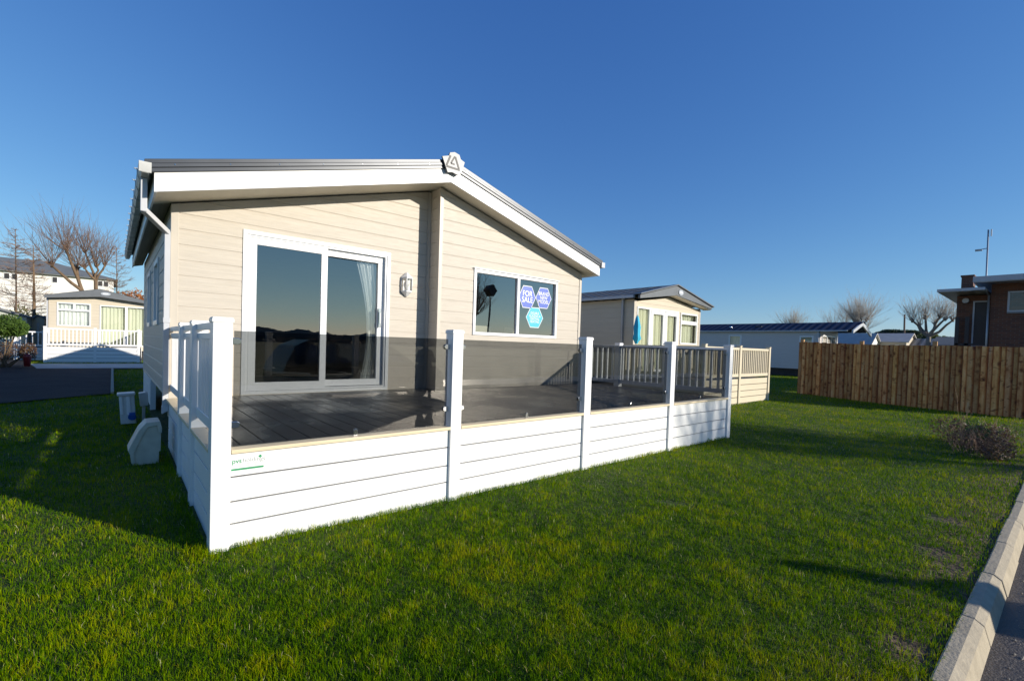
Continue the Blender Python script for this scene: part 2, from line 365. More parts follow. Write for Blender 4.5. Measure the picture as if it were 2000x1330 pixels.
# per-channel response of the clear winter sky (k = strength x exposure)
sp_ = nt.nodes.new('ShaderNodeSeparateColor'); cb_ = nt.nodes.new('ShaderNodeCombineColor'); k_ = .13*2**.35
nt.links.new(sky.outputs[0], sp_.inputs[0])
for i, (a_, g_) in enumerate(((.59, 1.10), (.645, .90), (.775, .60))):
    m1 = nt.nodes.new('ShaderNodeMath'); m1.operation = 'MULTIPLY'; m1.inputs[1].default_value = k_
    m2 = nt.nodes.new('ShaderNodeMath'); m2.operation = 'POWER'; m2.inputs[1].default_value = g_
    m3 = nt.nodes.new('ShaderNodeMath'); m3.operation = 'MULTIPLY'; m3.inputs[1].default_value = a_/k_
    nt.links.new(sp_.outputs[i], m1.inputs[0]); nt.links.new(m1.outputs[0], m2.inputs[0]); nt.links.new(m2.outputs[0], m3.inputs[0]); nt.links.new(m3.outputs[0], cb_.inputs[i])
nt.links.new(cb_.outputs[0], bg.inputs[0]); bg.inputs[1].default_value = .13
sl = bpy.data.lights.new('sun', 'SUN'); sl.energy = 4.6; sl.angle = R(.55); sl.color = (1, .92, .80)
so = bpy.data.objects.new('sun', sl); COL.objects.link(so); so.rotation_euler = SUND.to_track_quat('Z', 'Y').to_euler(); so.location = (20, -30, 20)
S.view_settings.view_transform = 'Standard'; S.view_settings.look = 'None'; S.view_settings.exposure = .35; S.view_settings.gamma = 1
S.cycles.max_bounces = 8; S.cycles.transparent_max_bounces = 16; S.cycles.glossy_bounces = 5

# ------------------------------------------------------------------ ground, roads, kerb
def gz(x, y):
    if y < 0: z = -.09+.004*max(y, -3.3)
    elif y < 3: z = -.09+.03*y
    else: z = 0
    z += .012*noise.noise(Vector((x*.9, y*.9, 0)))
    return z
DRIVE = [(-30, 6.0), (-2.3, 8.55), (-.5, 9.9), (-.5, 19.1), (8, 19.4), (8, 19.75), (-2.6, 19.75), (-3.2, 23.4), (-3.4, 27), (-6, 31), (-30, 31)]
PATH = [(-2.6, 19.75), (8, 19.75), (8, 23.1), (-3.1, 23.1)]
mb = MB()
xs = [-400, -150, -60, -30, -18]+[-12+.4*i for i in range(90)]+[26, 32, 45, 80, 160, 400]
ys = [-3.27, -3.1]+[-2.8+.4*i for i in range(34)]+[12, 16, 24, 40, 80, 160, 400]
nx, ny = len(xs), len(ys)
for y in ys:
    for x in xs:
        yy = y if y > -3.2 else -3.25-.0185*(max(-20, min(30, x))-2.34)
        mb.v.append((x, yy, gz(x, y)-.012))
for j in range(ny-1):
    for i in range(nx-1):
        mb.f.append((j*nx+i, j*nx+i+1, (j+1)*nx+i+1, (j+1)*nx+i)); mb.m.append(0); mb.sm.append(True)
tag(mb.build('ground', M['ground']), kind='structure')
def sheet(name, poly, z, m, thick=None):
    b = MB(); b.face([(x, y, z) for x, y in poly]); o = b.build(name, m); return tag(o, kind='structure')
M['road'] = mat('damp_asphalt', (.075, .062, .050), .52, var=.6, scale=(70, 70, 70), detail=4, bump=1.0, bscale=(90, 90, 90), spec=.5, rvar=.3)
sheet('road', [(-400, -10.0), (400, -10.0), (400, -2.6), (-400, -2.6)], -.225, M['road'])
gv = MB(); rg0 = random.Random(2)
for _ in range(420):
    px, py = 1.2+rg0.random()**1.5*9, -3.42-abs(rg0.gauss(0, .16)); q = rg0.uniform(.003, .009)*(1.6 if rg0.random() < .1 else 1)
    o_ = [Vector((rg0.uniform(.6, 1.2)*q*a, rg0.uniform(.6, 1.2)*q*c, -.2225+q*d)) for a, c, d in ((1, 0, 0), (0, 1, 0), (-1, 0, 0), (0, -1, 0), (0, 0, 1))]
    o_ = [v_+Vector((px, py, 0)) for v_ in o_]
    for i in range(4): gv.face([o_[i], o_[(i+1) % 4], o_[4]])
M['pebble'] = mat('pebbles', (.34, .30, .24), .9, var=.4, scale=(30, 30, 30))
tag(gv.build('gravel', M['pebble']), 'loose pale grit scattered along the kerb on the road', 'gravel', kind='stuff')
b = MB(); b.box(-400, -12.2, -.4, 400, -10.0, -.12); tag(b.build('pavement', M['pavement']), kind='structure')
sheet('verge', [(-400, -400), (400, -400), (400, -12.2), (-400, -12.2)], -.13, mat('verge_grass', (.10, .14, .02), .9, var=.4, scale=(3, 3, 3), detail=8))
b = MB(); b.face([(x, y, .016) for x, y in DRIVE]); tag(b.build('driveway', M['asphalt']), kind='structure')
b = MB(); M['path'] = mat('pale_path_concrete', (.44, .42, .37), .8, var=.12, scale=(1, 1, 1), detail=8)
b.face([(x, y, .020) for x, y in PATH]); tag(b.build('path', M['path']), kind='structure')
# kerb stones: dark joints between blocks
b = MB(); x = 2.36-.88*8; random.seed(3)
while x < 30:
    dz = random.uniform(-.004, .004); dy = random.uniform(-.004, .004)
    prof = [(-3.218+dy, -.35), (-3.218+dy, -.098+dz), (-3.275+dy, -.098+dz), (-3.315+dy, -.125+dz), (-3.343+dy, -.228), (-3.343+dy, -.35)]
    b.prism(prof, lambda a, c, d: (d, a+.006-.0185*(d-2.34), c), x+.004, x+.876)
    x += .88
tag(b.build('kerb', M['concrete'], bevel=.008), kind='structure')
b = MB()
b.prism([(-.53, 0), (-.53, .05), (-.47, .05), (-.47, 0)], lambda a, c, d: (a, d, c), 9.9, 19.1)
tag(b.build('driveway_kerb', M['concrete']), kind='structure')
# hills on the horizon behind the camera and ahead
b = MB()
rng = random.Random(5); n = 520; prev = None
for i in range(n+1):
    a = R(-178+ i*(166/n)); q = i*90/n; r = 260
    x, y = math.cos(a)*r, math.sin(a)*r
    h = 6.5+3.5*noise.noise(Vector((q*.14, 2.3, 0)))+1.4*noise.noise(Vector((q*.9, 7, 0)))+1.6*abs(noise.noise(Vector((q*3.1, 3, 0))))+.9*noise.noise(Vector((q*9, 1, 0)))
    cur = ((x*.93, y*.93, -.5), (x, y, h), (x*1.12, y*1.12, -.5))
    if prev:
        b.face([prev[0], cur[0], cur[1], prev[1]], 0, True); b.face([prev[1], cur[1], cur[2], prev[2]], 0, True)
    prev = cur
tag(b.build('hills', M['hill']), kind='structure')

# bare soil patches: places where the turf is thin
PATCHES = [(5.35, -2.92, .10, .13, .25, 1), (4.32, -3.02, .10, .10, .1, 2), (4.02, -3.12, .10, .08, 0, 3), (2.62, -3.10, .12, .07, .1, 4), (3.65, -1.25, .07, .11, .7, 5)]


# ------------------------------------------------------------------ grass blades: one mesh, finer near the viewer
def grass():
    rg = np.random.default_rng(11)
    n0, r0, pw = 23000., 2.2, 1.75
    rr = np.linspace(.25, 42, 4000); dens = np.where(rr < r0, n0, n0*(r0/rr)**pw); pdf = dens*rr
    cdf = np.cumsum(pdf); tot = (pdf*(rr[1]-rr[0])).sum()*R(168); cdf /= cdf[-1]
    n = int(tot); r = np.interp(rg.random(n), cdf, rr)
    a = yw + (rg.random(n)-.5)*R(168)
    x = CAMP.x+r*np.sin(a); y = CAMP.y+r*np.cos(a)
    keep = (y > -3.225-.0185*(x-2.34))
    keep &= ~((x > .0) & (x < 7.72) & (y > .03) & (y < 4.4)) & ~((x > .0) & (x < 7.3) & (y > 3.2) & (y < 11))
    keep &= ~((x > 10.7) & (x < 14.8) & (y > 1.98) & (y < 4.6)) & ~((x > 11.2) & (x < 15.5) & (y > 4.3))
    def inpoly(px, py, poly):
        ins = np.zeros(len(px), bool); k = len(poly)
        for i in range(k):
            x0, y0 = poly[i]; x1, y1 = poly[(i+1) % k]
            c = ((y0 > py) != (y1 > py)) & (px < (x1-x0)*(py-y0)/(y1-y0+1e-12)+x0); ins ^= c
        return ins
    keep &= ~inpoly(x, y, DRIVE) & ~inpoly(x, y, PATH)
    for cx, cy, rx, ry, an, sd in PATCHES:
        u = (x-cx)*math.cos(an)+(y-cy)*math.sin(an); v = -(x-cx)*math.sin(an)+(y-cy)*math.cos(an)
        q = (u/rx)**2+(v/ry)**2+.5*np.sin(u*41+sd)+.5*np.sin(v*53+sd*2)
        keep &= ~((q < .95) & (rg.random(n) < .80)) & ~((q < 2.5) & (rg.random(n) < .3))
    # ragged edge along the kerb
    keep &= ~((y < -3.18-.0185*(x-2.34)+.03*np.sin(x*9)+.03*np.sin(x*23)) & (rg.random(n) < .45))
    x, y, r = x[keep], y[keep], r[keep]; n = len(x)
    def vn(px, py, s, seed):   # value noise
        g = np.random.default_rng(seed).random((256, 256)); u = px*s+1000; v = py*s+1000
        i, j = np.floor(u).astype(int), np.floor(v).astype(int); fu, fv = u-i, v-j; fu = fu*fu*(3-2*fu); fv = fv*fv*(3-2*fv)
        f = lambda a, b: g[a % 256, b % 256]
        return (f(i, j)*(1-fu)+f(i+1, j)*fu)*(1-fv)+(f(i, j+1)*(1-fu)+f(i+1, j+1)*fu)*fv
    big = vn(x, y, .55, 1); mid = vn(x, y, 2.2, 2); fine = vn(x, y, 9, 3); tuft = vn(x, y, 22, 4)
    z = np.where(y < 0, -.09+.004*y, np.where(y < 3, -.09+.03*y, 0.))
    lod = 1+.15*np.maximum(r-2, 0)
    ht = (.018+.010*fine+.015*tuft**2+.007*mid)*rg.uniform(.6, 1.25, n)*np.minimum(1+.02*r, 1.35)
    # longer uncut fringe at the skirt of the decking
    edge = ((y > -.07) & (y < .04) & (x > -.1) & (x < 7.8)) | ((x < .0) & (x > -.12) & (y > 0) & (y < 3.4)); ht = np.where(edge, ht*1.5, ht)
    wd = (.0019+.0009*rg.random(n))*lod
    ph = rg.random(n)*2*np.pi; lean = (rg.random(n)**1.3)*.95*ht; lp = rg.random(n)*2*np.pi+mid*2
    wx, wy = np.cos(ph)*wd*.5, np.sin(ph)*wd*.5; lx, ly = np.cos(lp)*lean, np.sin(lp)*lean
    z0 = z-.014
    V = np.empty((n, 5, 3), np.float32)
    V[:, 0] = np.stack([x-wx, y-wy, z0], 1); V[:, 1] = np.stack([x+wx, y+wy, z0], 1)
    V[:, 2] = np.stack([x+wx*.8+lx*.35, y+wy*.8+ly*.35, z0+ht*.62], 1); V[:, 3] = np.stack([x-wx*.8+lx*.35, y-wy*.8+ly*.35, z0+ht*.62], 1)
    V[:, 4] = np.stack([x+lx, y+ly, z0+ht], 1)
    me = bpy.data.meshes.new('grass')
    me.vertices.add(n*5); me.vertices.foreach_set('co', V.reshape(-1))
    base = (np.arange(n, dtype=np.int32)*5)[:, None]
    loops = (base+np.array([0, 1, 2, 3, 3, 2, 4], np.int32)).reshape(-1)
    me.loops.add(n*7); me.loops.foreach_set('vertex_index', loops)
    me.polygons.add(n*2)
    st = ((np.arange(n, dtype=np.int32)*7)[:, None]+np.array([0, 4], np.int32)).reshape(-1)
    me.polygons.foreach_set('loop_start', st)
    me.update(calc_edges=True)
    t = .25+.26*big+.30*(mid-.5)+.45*(fine-.5)+.25*(tuft-.5)+rg.normal(0, .16, n)
    dry = rg.random(n) < .02+.07*np.clip(big*mid-.2, 0, 1); t = np.where(dry, rg.uniform(.84, 1, n), np.clip(t, 0, .82))
    at = me.attributes.new('tint', 'FLOAT', 'POINT'); at.data.foreach_set('value', np.repeat(t, 5).astype(np.float32))
    me.materials.append(M['grass'])
    o = bpy.data.objects.new('grass', me); COL.objects.link(o)
    tag(o, 'short bright green lawn grass spreading around the decking', 'grass', kind='stuff')
    print('blades', n)
grass()

# ------------------------------------------------------------------ siding with openings
def clip_poly(poly, a, b, c):      # keep a*u+b*z<=c
    out = []
    for i in range(len(poly)):
        p, q = poly[i], poly[(i+1) % len(poly)]
        dp, dq = a*p[0]+b*p[1]-c, a*q[0]+b*q[1]-c
        if dp <= 0: out.append(p)
        if dp*dq < 0:
            t = dp/(dp-dq); out.append((p[0]+(q[0]-p[0])*t, p[1]+(q[1]-p[1])*t))
    return out
def siding(mb, fn, u0, u1, z0, z1, base, pitch, openings=(), planes=(), m=0, deep=.009, lip=True):
    """stepped cladding boards; fn(u, z, off) -> 3D, off>0 outwards"""
    k0 = int(math.floor((z0-base)/pitch))-1; k1 = int(math.ceil((z1-base)/pitch))+1
    for k in range(k0, k1):
        s0 = base+k*pitch; s1 = s0+pitch
        if lip: segs = [(s0, s1-.020, deep, deep), (s1-.020, s1-.003, deep, .002), (s1-.003, s1-.0005, .002, .002), (s1-.0005, s1, .002, deep)]
        else: segs = [(s0, s1-.012, deep, deep), (s1-.012, s1, deep*.0, deep*.0)]
        for a, b_, oa, ob in segs:
            lo, hi = max(a, z0), min(b_, z1)
            if hi <= lo: continue
            cuts = sorted({lo, hi}|{z for o in openings for z in (o[2], o[3]) if lo < z < hi})
            for c0, c1 in zip(cuts[:-1], cuts[1:]):
                zm = (c0+c1)/2
                iv = [(u0, u1)]
                for o in openings:
                    if o[2] < zm < o[3]:
                        nv = []
                        for s, e in iv:
                            if o[1] <= s or o[0] >= e: nv.append((s, e))
                            else:
                                if o[0] > s: nv.append((s, o[0]))
                                if o[1] < e: nv.append((o[1], e))
                        iv = nv
                for s, e in iv:
                    poly = [(s, c0), (e, c0), (e, c1), (s, c1)]
                    for pl in planes:
                        poly = clip_poly(poly, *pl)
                        if len(poly) < 3: break
                    if len(poly) < 3: continue
                    mb.face([fn(u, z, oa+(ob-oa)*(z-a)/(b_-a)) for u, z in poly], m)

def frame_ring(mb, fn, u0, z0, u1, z1, wd, d0, d1, m=0):
    """rectangular frame; d0..d1 outward depth"""
    for a, b_, c, d in ((u0, z0, u1, z0+wd), (u0, z1-wd, u1, z1), (u0, z0+wd, u0+wd, z1-wd), (u1-wd, z0+wd, u1, z1-wd)):
        mb.prism([(a, b_), (c, b_), (c, d), (a, d)], fn, d0, d1, m)
def text_mesh(name, body, size, fn, mat_, parent, extrude=.001, align='CENTER', spacing=1.0, bold=0.0):
    cu = bpy.data.curves.new(name, 'FONT'); cu.body = body; cu.size = size; cu.align_x = align; cu.align_y = 'CENTER'; cu.space_line = spacing; cu.offset = bold
    to = bpy.data.objects.new(name, cu); COL.objects.link(to)
    dg = bpy.context.evaluated_depsgraph_get(); me = bpy.data.meshes.new_from_object(to.evaluated_get(dg))
    bpy.data.objects.remove(to)
    off = OFF[parent.name]
    for v in me.vertices:
        p = Vector(fn(v.co.x, v.co.y)); v.co = p-off
    me.name = name
    me.materials.clear(); me.materials.append(mat_)
    o = bpy.data.objects.new(name, me); COL.objects.link(o); o.parent = parent; OFF[o.name] = off
    return o

# ------------------------------------------------------------------ THE LODGE
D1, D2 = 3.3745, 3.0524
XL, XR, XC = .0475, 7.2613, 3.67
EY = 2.7269; AX = 3.651; SL = .2713
lodge = thing('holiday_lodge', (3.65, 6.4, .1), 'large cream clad holiday lodge with white gable, dark roof trim and for sale stickers', 'lodge')
def fl(u, z, o): return (u, D1-o, z)
def fr(u, z, o): return (u, D2-o, z)
def sideL(u, z, o): return (XL-o, u, z)
ZB = .56; YB = 9.75
def eav(x): return 3.925-SL*abs(x-AX)
capL = (-SL, 1, 3.925-SL*AX)     # z - SL*x <= 3.925 - SL*AX  (left of apex)
capR = (SL, 1, 3.925+SL*AX)
door_o = (.83, 2.93, .585, 2.765)
win_o = (4.42, 6.51, 1.545, 2.665)
mb = MB()
siding(mb, fl, XL, XC, ZB-.02, 4.1, 2.853, .1895, [door_o], [capL, capR])
siding(mb, fr, XC, XR, ZB-.02, 4.1, 2.853, .1895, [win_o], [capL, capR])
siding(mb, lambda u, z, o: (XC-o, u, z), D2, D1, ZB-.02, 4.1, 2.853, .1895, [], [(0, 1, 3.92)])
sw = [(5.35, 6.15, 1.54, 2.52), (7.25, 7.95, 1.54, 2.5)]
siding(mb, sideL, D1, YB, ZB-.02, 2.97, 2.853, .1895, sw, [])
siding(mb, lambda u, z, o: (XR+o, u, z), D2, YB, ZB-.02, 2.97, 2.853, .1895, [(5.0, 6.1, 1.5, 2.5)], [])
siding(mb, lambda u, z, o: (u, YB+o, z), XL, XR, ZB-.02, 4.1, 2.853, .1895, [], [capL, capR])
wall = mb.build('wall', M['siding'], lodge)
# corner trims
def trim(pts, z0, z1, bv=.004):
    t = MB(); t.prism(pts, lambda a, c, d: (a, c, d), z0, z1); return t.build('corner_trim', M['siding_trim'], lodge, bevel=bv)
trim([(XL-.02, D1-.02), (XL+.06, D1-.02), (XL+.06, D1+.005), (XL+.005, D1+.005), (XL+.005, D1+.07), (XL-.02, D1+.07)], .35, eav(XL)-.004)
trim([(XC-.02, D2-.02), (XC+.05, D2-.02), (XC+.05, D2+.004), (XC+.004, D2+.004), (XC+.004, D2+.05), (XC-.02, D2+.05)], ZB-.02, 3.915)
trim([(XC-.055, D1-.018), (XC-.012, D1-.018), (XC-.012, D1-.05), (XC-.028, D1-.05), (XC-.028, D1-.03), (XC-.055, D1-.03)], ZB-.02, 3.90, .002)
trim([(XR-.05, D2-.02), (XR+.02, D2-.02), (XR+.02, D2+.05), (XR-.004, D2+.05), (XR-.004, D2+.004), (XR-.05, D2+.004)], .35, eav(XR)-.004)
# skirt strip under door (cream kick board) and under-floor
t = MB(); t.box(XL+.06, D1-.03, .556, 2.98, D1+.0, .584); t.build('sill_board', M['beige'], lodge)
t = MB(); t.box(XL+.3, D1+.5, .05, XR-.3, YB-.3, .54); t.build('chassis', M['underfloor'], lodge)
t = MB()
for k in range(3): t.box(XL+.0, 6.9+.0, .03+.17*k, XL+.02, YB-.05, .19+.17*k)
t.build('skirt_panel', M['white_dirty'], lodge)
t = MB(); t.box(XL-.02, 6.8, 0, XL+.06, 6.9, .56); t.build('corner_post', M['white'], lodge)
# soffit (front), fascia, verge
YR = YB+.35
def soff(xa, xb, ya, yb):
    t = MB()
    za, zb = eav(xa), eav(xb)
    t.face([(xa, ya, za+.02), (xb, ya, zb+.02), (xb, yb, zb+.02), (xa, yb, za+.02)])
    return t
t = soff(-.17, AX, EY+.02, D1+.05); s2 = soff(AX, 7.47, EY+.02, D1+.05); t.v += s2.v; t.f.append((4, 5, 6, 7)); t.m.append(0); t.sm.append(False)
t.build('soffit', M['soffit'], lodge)
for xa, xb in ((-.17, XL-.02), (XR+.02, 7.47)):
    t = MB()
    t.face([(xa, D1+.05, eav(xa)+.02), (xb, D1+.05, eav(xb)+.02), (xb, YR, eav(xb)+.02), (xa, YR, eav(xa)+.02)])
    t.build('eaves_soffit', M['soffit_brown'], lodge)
t = MB()
FZ = .205
def fasc(a, c, d): return (a, d, c)
t.prism([(-.176, 2.889), (AX, 3.928), (AX, 3.928+FZ+.01), (-.176, 2.889+FZ)], fasc, EY, EY+.024)
t.prism([(AX, 3.928), (7.485, 2.889), (7.485, 2.889+FZ), (AX, 3.928+FZ+.01)], fasc, EY, EY+.024)
t.build('fascia', M['white'], lodge, bevel=.003)
for xa in (-.17, 7.46):
    t = MB(); t.box(xa, EY+.026, 2.89, xa+.02, YR, 3.10); t.build('eaves_board', M['white'], lodge)
# verge: three stepped metal folds
t = MB()
V0 = 2.889+FZ
for k, (za, zb, pr) in enumerate(((0, .043, .022), (.046, .088, .034), (.091, .138, .026))):
    t.prism([(-.262, V0-.02+za), (AX, 3.928+FZ+.012+za), (AX, 3.928+FZ+.012+zb), (-.262, V0-.02+zb)], fasc, EY-pr, EY+.12)
    t.prism([(AX, 3.928+FZ+.012+za), (7.55, V0-.018+za), (7.55, V0-.018+zb), (AX, 3.928+FZ+.012+zb)], fasc, EY-pr, EY+.12)
t.prism([(-.25, V0-.02), (AX, 3.928+FZ+.012), (AX, 3.928+FZ+.13), (-.25, V0+.1)], fasc, EY-.014, EY+.10)
t.prism([(AX, 3.928+FZ+.012), (7.54, V0-.018), (7.54, V0+.1), (AX, 3.928+FZ+.13)], fasc, EY-.014, EY+.10)
t.build('verge_trim', M['verge'], lodge, bevel=.003)
for k in range(14):
    f = (k+.5)/7.3
    x = -.262+f*(AX+.262) if k < 7 else AX+(f-.96)*3.9
    if x > 7.4: continue
    z = 3.928+FZ+.075-SL*1.0*abs(x-AX)
    scr = MB(); scr.tube((x, EY-.034, z), (x, EY-.040, z), .009, .006, 8); scr.build('screw', M['chrome'], lodge)
# roof
t = MB()
for sgn, xe in ((-1, -.262), (1, 7.55)):
    zt = 3.928+FZ+.13; ze = V0+.10
    t.face([(AX, EY+.1, zt), (xe, EY+.1, ze), (xe, YR, ze), (AX, YR, zt)])
    t.face([(AX, EY+.1, zt-.05), (xe, EY+.1, ze-.05), (xe, YR, ze-.05), (AX, YR, zt-.05)])
    t.face([(xe, EY+.1, ze), (xe, YR, ze), (xe, YR, ze-.05), (xe, EY+.1, ze-.05)])
t.build('roof', M['tiles'], lodge)
# ridge emblem
def em(a, c, d): return (3.62+a, EY-.075+d-.18*a*0, 4.20+c)
pts = [(x_-3.62, z_-4.20) for x_, z_ in ((3.425, 4.255), (3.548, 4.298), (3.566, 4.352), (3.652, 4.380), (3.742, 4.362), (3.772, 4.300), (3.85, 4.272), (3.79, 4.085), (3.735, 4.036), (3.62, 4.058), (3.53, 4.037))]
t = MB(); t.prism(pts, em, 0, .03)
eb = t.build('ridge_emblem', M['emblem'], lodge)
OFF[eb.name] = OFF[lodge.name]
t = MB()
def bar(p, q, wd):
    (x0, z0), (x1, z1) = p, q; L_ = math.hypot(x1-x0, z1-z0); nx_, nz_ = -(z1-z0)/L_*wd/2, (x1-x0)/L_*wd/2
    t.prism([(x0+nx_, z0+nz_), (x1+nx_, z1+nz_), (x1-nx_, z1-nz_), (x0-nx_, z0-nz_)], em, -.005, .0)
bar((-.045, .105), (-.115, -.06), .030); bar((-.115, -.075), (.135, -.075), .030); bar((.12, -.06), (.045, .11), .030); bar((.035, .11), (-.035, -.01), .024); bar((-.035, -.012), (.035, -.012), .022)
t.build('logo', M['black'], eb)
# gutters and downpipe
def gut(xc, m1):
    g = MB(); pr = [(-.055, .06), (-.052, -.01), (-.030, -.055), (.030, -.055), (.052, -.01), (.055, .06), (.048, .06), (.045, -.008), (.026, -.048), (-.026, -.048), (-.045, -.008), (-.048, .06)]
    g.prism(pr, lambda a, c, d: (xc+a, d, 3.12+c), EY-.04, YR)
    g.box(xc-.054, EY-.046, 3.07, xc+.054, EY-.0405, 3.178)
    go = g.build('gutter', m1, lodge)
    for k in range(14):
        y = EY+.28+k*.5
        bk = MB(); bk.prism([(-.062, .068), (-.060, -.012), (-.034, -.063), (.034, -.063), (.060, -.012), (.062, .068), (.056, .068), (.0555, -.0105), (.031, -.0565), (-.031, -.0565), (-.0555, -.0105), (-.056, .068)], lambda a, c, d: (xc+a, d, 3.12+c), y, y+.035)
        bk.tube((xc-.064, y+.017, 3.175), (xc-.085, y+.017, 3.185), .006, .006, 6)
        bk.build('bracket', m1, go)
gut(-.255, M['gutterdark']); gut(7.545, M['gutter'])
t = MB()
t.box(-.285, EY+.16, 2.70, -.225, EY+.22, 3.06)
p0 = Vector((-.255, EY+.19, 2.72)); p1 = Vector((XL-.055, D1-.055, 2.58))
t.tube(p0, p1, .041, .041, 4, smooth=False)
t.box(XL-.085, D1-.085, .46, XL-.025, D1-.025, 2.59)
t.box(XL-.090, D1-.090, 1.5, XL-.020, D1-.020, 1.56)
t.prism([(XL-.090, .40), (XL-.02, .44), (XL-.02, .5), (XL-.090, .5)], lambda a, c, d: (a, d, c), D1-.09, D1-.02)
t.build('downpipe', M['gutter'], lodge, bevel=.004)

# sliding door
def pane(name, fn, u0, z0, u1, z1, d, m, parent, th=.006):
    g = MB(); g.face([fn(u0, z0, d), fn(u1, z0, d), fn(u1, z1, d), fn(u0, z1, d)]); return g.build(name, m, parent)
t = MB(); frame_ring(t, fl, .8146, .575, 2.947, 2.7815, .055, -.06, .022)
dr = t.build('sliding_door', M['white_frame'], lodge, bevel=.003); OFF[dr.name] = OFF[lodge.name]
t = MB(); frame_ring(t, fl, .872, .633, 2.89, 2.724, .022, -.055, .006); t.build('track', M['white_frame'], dr)
t = MB(); frame_ring(t, fl, .898, .655, 1.945, 2.70, .092, -.045, -.004); t.build('door_leaf', M['white_frame'], dr, bevel=.004)
t = MB(); frame_ring(t, fl, 1.860, .660, 2.868, 2.702, .098, -.095, -.050); t.build('door_leaf', M['white_frame'], dr, bevel=.004)
pane('glass_pane', fl, .985, .745, 1.858, 2.61, -.022, M['pane'], dr)
pane('glass_pane', fl, 1.94, .745, 2.75, 2.588, -.075, M['pane'], dr)
t = MB(); t.box(2.775, D1+.045, 1.60, 2.80, D1-.005, 1.86); t.box(2.768, D1-.006, 1.58, 2.806, D1+.03, 1.64); t.box(2.768, D1-.006, 1.82, 2.806, D1+.03, 1.88); t.build('handle', M['chrome'], dr, bevel=.004)
# front window
t = MB(); frame_ring(t, fr, 4.394, 1.525, 6.535, 2.684, .055, -.05, .026)
t.prism([(5.43, 1.58), (5.495, 1.58), (5.495, 2.63), (5.43, 2.63)], fr, -.05, .018)
wn = t.build('window', M['white_frame'], lodge, bevel=.003); OFF[wn.name] = OFF[lodge.name]
t = MB(); t.box(4.375, D2-.05, 2.690, 6.555, D2-.012, 2.704); t.build('drip_bar', M['white_frame'], wn)
pane('glass_pane', fr, 4.449, 1.58, 5.43, 2.629, -.02, M['pane'], wn)
pane('glass_pane', fr, 5.495, 1.58, 6.48, 2.629, -.02, M['pane'], wn)
# side windows (seen edge on)
for a, b_, c, d in sw+[]:
    t = MB(); frame_ring(t, sideL, a-.03, c-.03, b_+.03, d+.03, .07, -.04, .03); o = t.build('window', M['white_frame'], lodge); OFF[o.name] = OFF[lodge.name]
    pane('glass_pane', sideL, a+.04, c+.04, b_-.04, d-.04, -.01, M['pane'], o)
# interior
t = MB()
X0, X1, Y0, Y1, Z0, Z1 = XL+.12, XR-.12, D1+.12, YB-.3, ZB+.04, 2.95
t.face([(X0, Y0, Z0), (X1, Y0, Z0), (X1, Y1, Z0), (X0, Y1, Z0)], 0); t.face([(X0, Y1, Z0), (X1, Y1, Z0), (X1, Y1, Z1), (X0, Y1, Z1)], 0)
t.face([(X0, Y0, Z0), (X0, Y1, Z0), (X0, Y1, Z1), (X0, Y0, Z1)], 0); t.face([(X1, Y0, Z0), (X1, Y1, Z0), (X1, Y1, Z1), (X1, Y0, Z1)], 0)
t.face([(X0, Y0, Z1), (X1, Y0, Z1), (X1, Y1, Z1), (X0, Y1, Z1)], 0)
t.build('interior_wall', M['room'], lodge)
def curtain(fn, u0, u1, z0, z1, d, m, parent, n=8, amp=.02, gather=0):
    """pleated cloth; gather narrows it at the waist (u0 side fixed)"""
    g = MB(); cols = n*8; rows = 10
    for j in range(rows+1):
        z = z1+(z0-z1)*j/rows
        k = 1-gather*math.sin(math.pi*min(1, j/rows*.85))
        for i in range(cols+1):
            u = u1+(u0-u1)*(i/cols)*k
            g.v.append(fn(u, z, d+amp*math.sin(i/8*2*math.pi)+amp*.5*math.sin(i*.37+1)))
    for j in range(rows):
        for i in range(cols):
            a = j*(cols+1)+i; g.f.append((a, a+1, a+cols+2, a+cols+1)); g.m.append(0); g.sm.append(True)
    return g.build('curtain', m, parent)
curtain(fl, 2.44, 2.86, .66, 2.66, -.17, M['sheer'], lodge, 7, .018, .5)
curtain(fl, .88, .99, .66, 2.66, -.17, M['sheer'], lodge, 2, .018, 0)
curtain(lambda u, z, o: fr(8.98-u-.0, z, o), 4.40, 4.56, 1.56, 2.66, -.12, M['sheer'], lodge, 3, .015, .5)
# window stickers
def hexs(cx, cz, r, rz, m, lines, size, bold, spacing):
    t = MB(); P = [(cx+r*math.cos(R(60*i)), cz+rz*math.sin(R(60*i))) for i in range(6)]
    Pi = [(cx+(r-.012)*math.cos(R(60*i)), cz+(rz-.013)*math.sin(R(60*i))) for i in range(6)]
    t.prism(P, fr, -.0185, -.0165, 1); t.prism(Pi, fr, -.0165, -.0150, 0)
    o = t.build('window_sticker', [m, M['signwhite']], lodge); OFF[o.name] = OFF[lodge.name]
    text_mesh('lettering', lines, size, lambda a, b_: (cx+a*.92, D2+.0135, cz+b_), M['signwhite'], o, bold=bold, spacing=spacing)
    return o
hexs(5.722, 2.31, .228, .247, M['signblue'], 'FOR\nSALE', .150, .001, .80)
hexs(6.172, 2.325, .222, .237, M['signblue'], 'BRAND\nNEW\nMODEL', .098, .0005, .82)
hexs(5.937, 1.922, .236, .230, M['signcyan'], 'DOUBLE\nGLAZING &\nCENTRAL\nHEATING', .066, .0004, .85)
